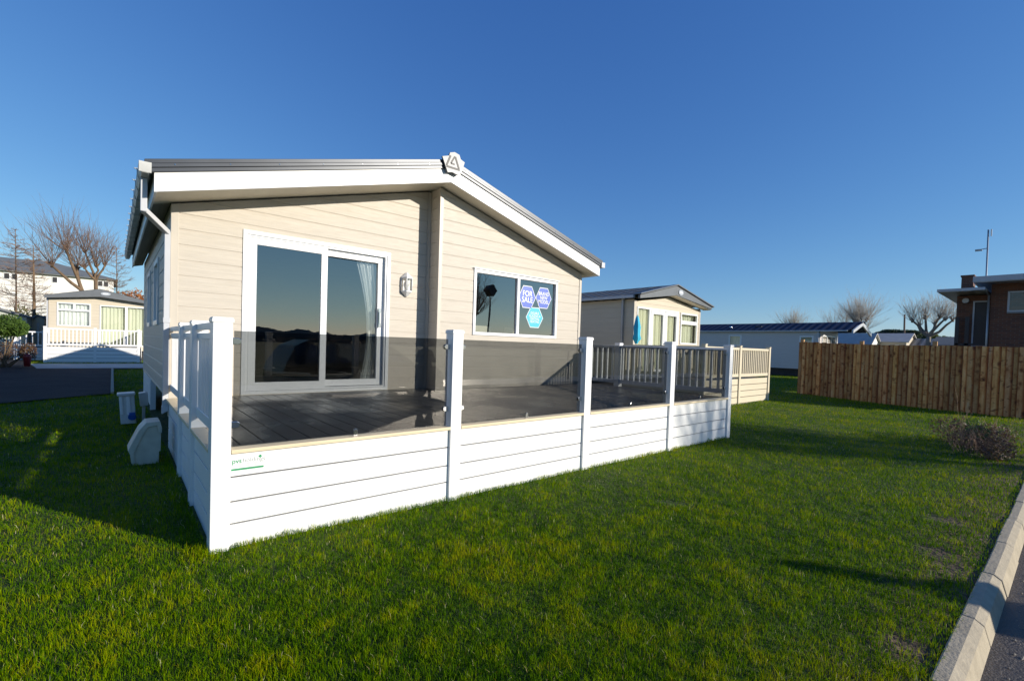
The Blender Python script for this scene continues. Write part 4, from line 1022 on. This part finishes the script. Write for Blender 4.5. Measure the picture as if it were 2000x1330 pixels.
# ------------------------------------------------------------------ wooden fence
fn_ = thing('wooden_fence', (18.0, -.5, 0), 'tall feather-edge wooden fence with brown knots crossing the right of the lawn', 'fence')
A = Vector((18.55, 2.38, 0)); B = Vector((17.55, -3.25, 0)); dv = (B-A); Lf = dv.length; dv.normalize(); nv = Vector((dv.y, -dv.x, 0))  # towards camera side?
if (CAMP-A).dot(nv) < 0: nv = -nv
v, f, tone = [], [], []
s = 0; rg = random.Random(9)
while s < Lf:
    wd = rg.uniform(.105, .135); zb = gz(17, (A+dv*s).y)-.05; zt = zb+1.88+rg.uniform(-.012, .012)
    p = A+dv*s; q = A+dv*(s+wd+.012)
    alt = nv*(.022 if len(tone)//8 % 2 else 0); o0 = nv*.026+alt; o1 = nv*.006+alt
    tl = rg.uniform(-.004, .004)
    b0 = len(v)
    for P_, o_ in ((p, o0), (q, o1)):
        for z in (zb, zt):
            v.append(tuple(P_+o_+Vector((0, 0, z)))); v.append(tuple(P_+Vector((0, 0, z))-nv*.002))
    # verts: 0 p front bottom,1 p back bottom,2 p front top,3 p back top,4 q fb,5 q bb,6 q ft,7 q bt
    for fc in ((0, 4, 6, 2), (1, 3, 7, 5), (2, 6, 7, 3), (0, 2, 3, 1), (4, 5, 7, 6)): f.append(tuple(b0+i for i in fc))
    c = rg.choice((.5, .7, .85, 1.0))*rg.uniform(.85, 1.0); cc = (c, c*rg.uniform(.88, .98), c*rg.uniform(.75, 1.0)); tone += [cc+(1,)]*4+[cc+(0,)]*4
    s += wd
off = OFF[fn_.name]
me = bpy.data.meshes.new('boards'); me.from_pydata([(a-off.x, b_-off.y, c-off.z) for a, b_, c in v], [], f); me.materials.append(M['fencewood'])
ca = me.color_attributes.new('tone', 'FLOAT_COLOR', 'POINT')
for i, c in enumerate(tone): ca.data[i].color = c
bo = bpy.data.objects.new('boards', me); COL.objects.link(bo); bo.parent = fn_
M['postwood'] = mat('fence_post_wood', (.42, .25, .11), .8, var=.2, scale=(10, 10, 2))
for k in range(4):
    p = A+dv*(.06+k*1.8)-nv*.07; t = MB()
    t.box(p.x-.05, p.y-.05, -.2, p.x+.05, p.y+.05, 1.86 if k else 1.90); t.build('post', M['postwood'], fn_)
for zz in (.35, 1.0, 1.6):
    t = MB(); a = A-nv*.012; b_ = B-nv*.012; t.face([a+Vector((0, 0, zz)), b_+Vector((0, 0, zz-.1)), b_+Vector((0, 0, zz-.02)), a+Vector((0, 0, zz+.08))]); t.build('rail', M['postwood'], fn_)

# ------------------------------------------------------------------ service boxes by the lodge
gb = thing('meter_housing', (-.21, 2.7, 0), 'grey-green plastic service housing with sloping curved hood on the grass beside the lodge', 'service box')
f2 = lambda a, c, d: (a, d, c)
t = MB(); t.prism([(-.335, -.06), (-.11, -.06), (-.11, .10), (-.095, .10), (-.095, .33), (-.15, .40), (-.22, .40), (-.27, .33), (-.345, .10)], f2, 2.575, 2.86); t.build('body', M['greenbox'], gb, bevel=.006)
t = MB(); t.prism([(-.088, .30), (-.088, .355), (-.105, .425), (-.225, .420), (-.285, .345), (-.375, .14), (-.355, .09), (-.345, .0), (-.305, .0), (-.325, .10), (-.262, .27), (-.21, .37), (-.13, .38), (-.12, .30)], f2, 2.555, 2.88); t.build('hood', M['greenbox'], gb, bevel=.006)
hk = thing('hookup_pillar', (-.32, 5.3, 0), 'white electric hook-up pillar with round blue socket, leaning on the grass by the lodge', 'service box')
t = MB(); t.prism([(-.40, 0), (-.215, 0), (-.245, .45), (-.43, .44)], f2, 5.3, 5.5); t.build('body', M['whitebox'], hk, bevel=.01)
t = MB(); t.prism([(-.45, .425), (-.235, .435), (-.235, .47), (-.45, .46)], f2, 5.27, 5.52); t.build('lid', M['whitebox'], hk, bevel=.008)
t = MB(); t.prism([(-.405, .15), (-.37, .15), (-.39, .42), (-.42, .42)], f2, 5.285, 5.299); t.prism([(-.33, .14), (-.28, .14), (-.30, .42), (-.345, .42)], f2, 5.285, 5.299); t.build('panel_ribs', M['white'], hk, bevel=.004)
t = MB(); t.tube((-.27, 5.30, .12), (-.27, 5.245, .11), .045, .05, 18); t.box(-.305, 5.23, .13, -.235, 5.30, .175); sk = t.build('socket', M['bluesocket'], hk)
sb = MB(); sb.prism([(-.165, .24), (-.065, .25), (-.075, .44), (-.10, .455), (-.185, .44)], f2, 5.45, 5.62); sb.box(-.14, 5.5, 0, -.10, 5.54, .25)
tag(sb.build('junction_box', M['whitebox'], bevel=.006), 'small off-white box on a stub post just right of the hook-up pillar', 'service box')

# ------------------------------------------------------------------ trees
def limb(mb, pts, r0, r1, n=7):
    k = len(pts)-1
    for i in range(k):
        a, b_ = r0+(r1-r0)*i/k, r0+(r1-r0)*(i+1)/k
        mb.tube(pts[i], pts[i+1], a, b_, n, caps=(i == k-1))
        if i: pass
def shoot(mb, rg, p, d, L, r, n=3, sub=3, depth=1, up=.25, wob=.10):
    pts = [Vector(p)]; q = Vector(p); d = Vector(d).normalized(); seg = 4
    for i in range(seg):
        d = (d+Vector((rg.uniform(-wob, wob), rg.uniform(-wob, wob), rg.uniform(-wob, wob)+up*.25))).normalized(); q = q+d*L/seg; pts.append(q.copy())
    for i in range(seg): mb.tube(pts[i], pts[i+1], r*(1-i/seg*.8), r*(1-(i+1)/seg*.8), n, caps=False)
    if depth:
        for k in range(sub):
            i = rg.randint(1, seg-1); e = (d+Vector((rg.uniform(-.8, .8), rg.uniform(-.8, .8), rg.uniform(-.1, .7)))).normalized()
            shoot(mb, rg, pts[i].lerp(pts[i+1], rg.random()), e, L*rg.uniform(.3, .55), r*.55, 3, 2, depth-1, up, wob)
def pollard(label, base, fork, knots, shootL, nshoot, trunk_r, seed, tw='twig', bk='bark', twr=.014, spread=1.0, depth=1, name='bare_tree', group=None):
    rg = random.Random(seed); o = thing(name, base, label, 'tree', group)
    t = MB(); c = MB(); base = Vector(base); fork = Vector(fork)
    limb(t, [base, base.lerp(fork, .5)+Vector((rg.uniform(-.05, .05), 0, 0)), fork], trunk_r, trunk_r*.75, 10)
    for kn in knots:
        kn = Vector(kn); rk = trunk_r*.5
        m1 = fork.lerp(kn, .35)+Vector((rg.uniform(-.1, .1), rg.uniform(-.1, .1), -.05)); m2 = fork.lerp(kn, .7)+Vector((rg.uniform(-.1, .1), rg.uniform(-.1, .1), 0))
        limb(t, [fork, m1, m2, kn], rk*1.15, rk*.6, 8)
        for j in range(3): t.tube(kn+Vector((0, 0, -.1)), kn+Vector((rg.uniform(-.15, .15), rg.uniform(-.15, .15), rg.uniform(.02, .15))), rk*.7, rk*.5, 7)
        out = (kn-fork); out.z *= .3
        for j in range(nshoot):
            a = rg.uniform(0, 2*math.pi); el = rg.uniform(.0, 1)**.6
            d = Vector((math.cos(a)*(1.1-el*.8), math.sin(a)*(1.1-el*.8), .15+el*.95))*1.0+out.normalized()*.25*spread
            shoot(c, rg, kn+Vector((rg.uniform(-.1, .1), rg.uniform(-.1, .1), 0)), d, shootL*rg.uniform(.6, 1.1), twr, 3, 3, depth)
    t.build('trunk', M[bk], o); c.build('crown', M[tw], o)
    return o
# big pollard behind the left caravan
pollard('large bare pollard tree with a tall left-hand head of shoots behind the far left caravan', (-1.9, 34, 0), (-1.95, 34, 3.9), [(-2.66, 34, 6.2), (-3.3, 34.2, 5.25), (-2.2, 34.5, 5.2)], 2.4, 46, .17, 21, twr=.013)
pollard('bare pollard tree with a leaning right-hand limb behind the far left caravan', (-1.35, 34.4, 0), (-1.33, 34.4, 4.6), [(-1.30, 34.4, 5.5), (-1.85, 34.6, 6.35), (-.9, 34.2, 5.6), (-1.85, 34.1, 5.3)], 2.0, 40, .13, 22, twr=.012)
def conical(label, x, y, h, r, seed, nb=60, zs=.25, tr=.06):
    rg = random.Random(seed); o = thing('bare_tree', (x, y, 0), label, 'tree'); t = MB(); c = MB()
    limb(t, [(x, y, 0), (x+.03, y, h*.5), (x-.02, y, h)], tr, .012, 7)
    for i in range(nb):
        f = rg.uniform(zs, 1)**.9; z = h*f; L = r*(1.05-f)*rg.uniform(.6, 1.2)+.15; a = rg.uniform(0, 2*math.pi)
        shoot(c, rg, (x, y, z), (math.cos(a), math.sin(a), .12), L, .014, 3, 6, 2, .05, .15)
    t.build('trunk', M['bark'], o); c.build('crown', M['twig'], o); return o
conical('slim bare larch with level branches at the left, nearest the left edge', -4.65, 33, 6.9, 1.9, 31, 120)
conical('bare tree with thick brown lower trunk left of the far caravan', -3.85, 32, 6.0, 1.3, 32, 110, .3, .12)
conical('thin bare tree with level branches right of the pollards, above the copper hedge', -.33, 35, 6.9, 1.7, 33, 90, .4)
def twigs(label, x, y, z0, z1, r, seed, n=60, grp=None, tw='twig_pale', name='bare_tree'):
    rg = random.Random(seed); o = thing(name, (x, y, 0), label, 'tree', grp); t = MB(); c = MB()
    limb(t, [(x, y, 0), (x, y, z0)], .16, .12, 8)
    for k in range(6):
        a = k*1.05; e = Vector((x+math.cos(a)*r*.35, y+math.sin(a)*r*.35, z0+(z1-z0)*.22)); limb(t, [(x, y, z0-.1), e], .08, .05, 6)
        for j in range(n//6):
            b_ = rg.uniform(0, 2*math.pi); el = rg.uniform(.1, 1)
            shoot(c, rg, e, (math.cos(b_)*(1-.85*el)*.8+math.cos(a)*.15, math.sin(b_)*(1-.85*el)*.8+math.sin(a)*.15, .15+1.1*el), (z1-z0)*(.45+.45*el)*rg.uniform(.8, 1.05), .016, 3, 4, 1)
    t.build('trunk', M['bark_grey'], o); c.build('crown', M[tw], o); return o
pollard('small distant bare tree rising above the long grey caravan roof', (55, 14.4, 0), (55, 14.4, 3.6), [(55, 14.7, 4.0), (55, 14.1, 4.0), (55.2, 14.4, 4.3)], 1.9, 60, .14, 41, 'twig_pale', 'bark_grey', .011)
pollard('rounded bare pollard just right of the long grey caravan gable', (45, 6.45, 0), (45, 6.47, 3.6), [(45, 6.85, 4.15), (45.1, 6.1, 4.2), (45.2, 6.5, 4.45), (45, 6.6, 4.0)], 1.9, 62, .13, 42, 'twig_pale', 'bark_grey', .010)
pollard('wide pale bare tree left behind the rounded pollard', (52, 9.2, 0), (52, 9.2, 3.3), [(52, 10.0, 3.9), (52.1, 9.2, 4.2), (52.2, 8.4, 4.1), (52, 7.6, 3.8)], 1.9, 56, .13, 43, 'twig_pale', 'bark_grey', .010)
pollard('spreading bare pollard with three limbs beside the brick building', (38, 1.55, 0), (38, 1.55, 2.7), [(38, 2.35, 3.7), (38.2, 1.75, 3.85), (37.8, .85, 3.75), (38, .5, 3.7), (38.3, 1.35, 3.5), (38.1, 2.0, 3.4), (38, 1.1, 3.9)], 1.45, 40, .15, 44, 'twig_pale', 'bark_grey', .009)

def leafcloud(mb, rg, blobs, n, size):
    for _ in range(n):
        cx, cy, cz, rx, ry, rz = rg.choice(blobs)
        while True:
            a, b_, c = rg.uniform(-1, 1), rg.uniform(-1, 1), rg.uniform(-1, 1)
            q = a*a+b_*b_+c*c
            if .25 < q < 1: break
        j = 1+.25*noise.noise(Vector((a*3+cx, b_*3, c*3)))
        p = Vector((cx+a*rx*j, cy+b_*ry*j, cz+c*rz*j)); s = size*rg.uniform(.6, 1.4)
        d1 = Vector((rg.gauss(0, 1), rg.gauss(0, 1), rg.gauss(0, 1))).normalized(); d2 = d1.orthogonal().normalized()
        mb.face([p-d1*s, p-d2*s*.4, p+d1*s, p+d2*s*.4])
def bush(name, label, cat, base, blobs, n, size, lm, seed, stems=8, stem_m='bark'):
    rg = random.Random(seed); o = thing(name, base, label, cat); t = MB(); c = MB()
    for i in range(stems):
        bl = rg.choice(blobs); t.tube((base[0]+rg.uniform(-.1, .1), base[1]+rg.uniform(-.1, .1), base[2]), (bl[0], bl[1], bl[2]), .02*max(1, size*10), .008, 5)
    leafcloud(c, rg, blobs, n, size); t.build('stems', M[stem_m], o); c.build('crown', M[lm], o); return o
bush('green_bush', 'dense bright green rounded bush at the left edge in front of the shed', 'bush', (-3.6, 20.5, 0), [(-4.1, 20.5, 1.45, .75, .7, .6), (-3.4, 20.4, 1.5, .45, .5, .42), (-3.15, 20.3, 1.45, .3, .4, .3), (-4.6, 20.6, 1.5, .7, .7, .7)], 9000, .045, 'leaf_green', 51)
bush('red_brown_shrub', 'low reddish brown shrub growing beneath the green bush at the left', 'shrub', (-3.5, 20.9, 0), [(-3.7, 21, .6, .6, .5, .4), (-2.95, 21, .55, .25, .4, .35), (-4.4, 21, .6, .5, .5, .4)], 2600, .04, 'leaf_brown', 52)
rp_ = MB(); rp_.lathe((-2.93, 20.6, .05), [(.001, 0), (.09, 0), (.11, .32), (.125, .35), (.09, .44), (.001, .47)], 14); tag(rp_.build('litter_bin', M['red']), 'small red bin beneath the green bush at the left', 'bin')
bush('copper_hedge', 'orange copper-leaved hedge above the far caravan roof beside the lodge gutter', 'hedge', (.3, 39, 0), [(.2+i*.7, 39, 3.3+.25*math.sin(i*2), .75, .8, 1.1) for i in range(-1, 5)], 6000, .09, 'leaf_orange', 53)
bush('dark_hedge', 'dark green hedge behind the bare trees to the left of the far caravan', 'hedge', (-3.6, 37, 0), [(-5.5+i*.7, 37, 1.5+.3*math.sin(i*1.7), .7, .6, 1.1) for i in range(0, 8)], 6000, .08, 'leaf_olive', 54)
bush('pine_tree', 'dark flat-topped pine behind the telegraph pole', 'tree', (58, 6.3, 0), [(58, 5.6, 3.75, 1.0, .9, .28), (58, 6.8, 3.8, 1.0, 1.0, .3), (58, 7.6, 3.6, 1.0, .6, .25), (58, 6.3, 3.3, 1.5, 1.6, .4)], 7000, .10, 'leaf_dark', 55)
bush('evergreen_tree', 'dark rounded evergreen left of the right-hand pollard', 'tree', (60, 4.6, 0), [(60, 5.0, 3.1, 1.0, .7, .65), (60, 4.3, 3.2, 1.0, .7, .6), (60, 3.3, 3.0, 1.0, .9, .5)], 6000, .10, 'leaf_olive', 56)
# far mixed tree line so the horizon is not bare
tl = MB(); rg = random.Random(77)
bl = [(150*math.sin(R(a))-.5, 150*math.cos(R(a))-3.5, rg.uniform(.4, 1.6), 6, 6, rg.uniform(1.0, 2.4)) for a in range(-35, 110, 2)]
leafcloud(tl, rg, bl, 12000, .5); tag(tl.build('far_woodland', M['leaf_olive']), 'distant line of low trees along the horizon', 'woodland', kind='stuff')

# shrub bed on the lawn at right
bush('flower_bed_shrub', 'scruffy dark shrub clump with bare stems and pale leaves on the lawn near the kerb', 'shrub', (10.6, -2.75, -.13),
     [(11.2, -2.35, .10, .45, .3, .22), (10.6, -2.6, .06, .45, .3, .22), (10.1, -2.85, .08, .5, .25, .24), (9.6, -3.0, .04, .35, .2, .18), (10.9, -2.9, .1, .5, .25, .2)], 3200, .022, 'leaf_brown', 61, 10)
bush('yellow_green_shrub', 'small yellow-green leafy plant at the back of the dark shrub clump', 'shrub', (10.9, -2.6, -.13), [(10.95, -2.62, .22, .22, .2, .12), (10.3, -2.75, .2, .2, .15, .1)], 420, .022, 'leaf_green', 62, 4)
tw = MB(); rg = random.Random(63)
for i in range(110):
    shoot(tw, rg, (10.5+rg.uniform(-1.0, .9), -2.75+rg.uniform(-.3, .3)+0, -.14), (rg.uniform(-.6, .6), rg.uniform(-.6, .6), 1), rg.uniform(.25, .5), .004, 3, 3, 1)
for i in range(4): shoot(tw, rg, (11.0, -2.5, -.14), (rg.uniform(-.3, .3), rg.uniform(-.2, .2), 1), rg.uniform(.5, .9), .003, 3, 2, 1)
tag(tw.build('bare_rose_stems', M['twig']), 'tangle of thin bare brown stems rising from the shrub clump on the lawn', 'shrub')

# ------------------------------------------------------------------ what stands behind the viewer (seen in the glass, and casting shadows)
twigs('bare roadside tree behind the viewer, shading the right of the lawn', 15.0, -11.9, 2.4, 5.2, 2.0, 71, 200, None, 'twig')
lp = thing('street_lamp', (16.1, -11.0, -.12), 'dark post-top street lamp behind the viewer, mirrored in the front window', 'street lamp')
t = MB(); t.tube((16.1, -11.0, -.12), (16.1, -11.0, 4.1), .06, .045, 10); t.build('post', M['black'], lp)
t = MB(); t.prism([(-.08, 4.15), (.08, 4.15), (.34, 4.5), (.04, 4.82), (-.04, 4.82), (-.34, 4.5)], lambda a, c, d: (16.1+a, -11.0+d, c), -.3, .3); t.build('lantern', M['black'], lp)
car = thing('parked_car', (4.9, -8.95, -.225), 'black estate car parked behind the viewer, mirrored in the sliding door', 'car')
def car_build(ox, oy, oz):
    prof = [(-2.25, .35), (-2.28, .75), (-2.2, .98), (-1.95, 1.42), (-1.6, 1.58), (.25, 1.60), (.55, 1.5), (1.31, .98), (2.0, .90), (2.25, .70), (2.28, .35)]
    def ring_(x, z):
        w_ = .92 if z < .98 else .92-(z-.98)*.42
        return w_
    t = MB(); n = len(prof)
    f0 = lambda a, c, s_: (ox+a, oy+s_*ring_(a, c), oz+c)
    wh = (-1.38, 1.42)
    low = []
    for x0 in (1.42, -1.38):
        low += [(x0+.38*math.cos(R(q)), .33+.38*math.sin(R(q))) for q in range(0, 181, 20)]
    side = prof + [(2.2, .25)] + low[:10] + low[10:] + [(-2.2, .25)]
    lower = [(-2.25, .35), (-2.28, .75), (-2.2, .98), (1.31, .98), (2.0, .90), (2.25, .70), (2.28, .35), (2.2, .25)]+low+[(-2.2, .25)]
    upper = [(-2.2, .98), (-1.95, 1.42), (-1.6, 1.58), (.25, 1.60), (.55, 1.5), (1.31, .98)]
    for s_ in (-1, 1):
        t.face([f0(a, c, s_) for a, c in lower]); t.face([f0(a, c, s_) for a, c in upper])
    for i in range(len(side)):
        a, c = side[i], side[(i+1) % len(side)]
        t.face([f0(*a, -1), f0(*c, -1), f0(*c, 1), f0(*a, 1)], 0, False)
    body = t.build('body', M['carpaint'], car)
    for s_ in (-1, 1):
        for wx in ([(-1.75, 1.02), (-1.6, 1.45), (-.95, 1.50), (-.95, 1.02)], [(-.88, 1.02), (-.88, 1.50), (-.05, 1.51), (-.05, 1.02)], [(.02, 1.02), (.02, 1.51), (.3, 1.48), (.95, 1.04)]):
            g = MB(); g.face([(ox+a, oy+s_*(ring_(a, c)+.006), oz+c) for a, c in wx]); g.build('window', M['pane'], car)
    g = MB(); g.face([(ox+.60, oy-.66, oz+1.50), (ox+.60, oy+.66, oz+1.50), (ox+1.22, oy+.84, oz+1.06), (ox+1.22, oy-.84, oz+1.06)]); g.build('windscreen', M['pane'], car)
    for wx in wh:
        for s_ in (-1, 1):
            g = MB(); g.tube((ox+wx, oy+s_*.72, oz+.33), (ox+wx, oy+s_*.93, oz+.33), .33, .33, 24); o = g.build('wheel', M['tyre'], car); OFF[o.name] = OFF[car.name]
            g = MB(); g.tube((ox+wx, oy+s_*.931, oz+.33), (ox+wx, oy+s_*.94, oz+.33), .21, .2, 20); g.build('rim', M['metalgrey'], o)
    for s_ in (-.62, .62):
        g = MB(); g.box(ox+2.262, oy+s_-.16, oz+.58, ox+2.29, oy+s_+.16, oz+.70); g.build('headlight', M['lampglass'], car)
car_build(4.9, -8.95, -.225)

def person(x, y, z, rz):
    o = thing('person', (x, y, z), 'person in dark coat and trousers standing in the road behind the viewer, feet apart', 'person')
    J = {'pel': (0, 0, .93, .135), 'wst': (0, 0, 1.10, .13), 'chs': (0, 0, 1.28, .155), 'nck': (0, -.01, 1.43, .06), 'hd0': (0, .01, 1.50, .075), 'hd1': (0, .0, 1.58, .088), 'hd2': (0, -.01, 1.65, .06)}
    E_ = [('pel', 'wst'), ('wst', 'chs'), ('chs', 'nck'), ('nck', 'hd0'), ('hd0', 'hd1'), ('hd1', 'hd2')]
    for s, sg in (('l', 1), ('r', -1)):
        J['sh'+s] = (sg*.17, 0, 1.36, .07); J['el'+s] = (sg*.25, .0, 1.10, .048); J['wr'+s] = (sg*.17, .2, 1.12, .03); J['ha'+s] = (sg*.10, .27, 1.16, .034)
        J['hp'+s] = (sg*.10, 0, .86, .10); J['kn'+s] = (sg*.13, .02, .48, .062); J['an'+s] = (sg*.16, -.02, .09, .042); J['to'+s] = (sg*.19, .15, .035, .035)
        E_ += [('chs', 'sh'+s), ('sh'+s, 'el'+s), ('el'+s, 'wr'+s), ('wr'+s, 'ha'+s), ('pel', 'hp'+s), ('hp'+s, 'kn'+s), ('kn'+s, 'an'+s), ('an'+s, 'to'+s)]
        for k in range(4):
            J['f%d%s' % (k, s)] = (sg*(.085+.008*k)-sg*.03, .32, 1.20-.018*k, .010); E_.append(('ha'+s, 'f%d%s' % (k, s)))
        J['th'+s] = (sg*.07, .27, 1.21, .011); E_.append(('ha'+s, 'th'+s))
    ks = list(J); me = bpy.data.meshes.new('body'); me.from_pydata([J[k][:3] for k in ks], [(ks.index(a), ks.index(b_)) for a, b_ in E_], [])
    b_ = bpy.data.objects.new('body', me); COL.objects.link(b_); b_.parent = o
    sk_ = b_.modifiers.new('skin', 'SKIN'); b_.modifiers.new('sub', 'SUBSURF').levels = 1; b_.modifiers['sub'].render_levels = 2
    for i, k in enumerate(ks): me.skin_vertices[0].data[i].radius = (J[k][3], J[k][3]); me.skin_vertices[0].data[i].use_root = (k == 'pel')
    me.materials.append(M['cloth_dark'])
    h = MB(); h.lathe((x, y-.02, z+1.56), [(.092, -.04), (.098, .03), (.085, .09), (.05, .125), (.001, .135)], 14); ho = h.build('hair', M['hair'], o)
    c = MB(); c.lathe((x, y, z+.70), [(.19, .12), (.185, .25), (.165, .4), (.185, .58), (.17, .68), (.07, .74)], 18); c.build('coat', M['cloth_dark'], o)
    fc = MB(); fc.lathe((x, y+.03, z+1.56), [(.001, -.085), (.05, -.075), (.07, -.03), (.072, .02), (.05, .06), (.001, .07)], 14); fc.build('face', M['skin'], o)
    o.rotation_euler.z = rz
    return o
person(5.85, -6.9, -.225, 0)
print('objects', len(bpy.data.objects))
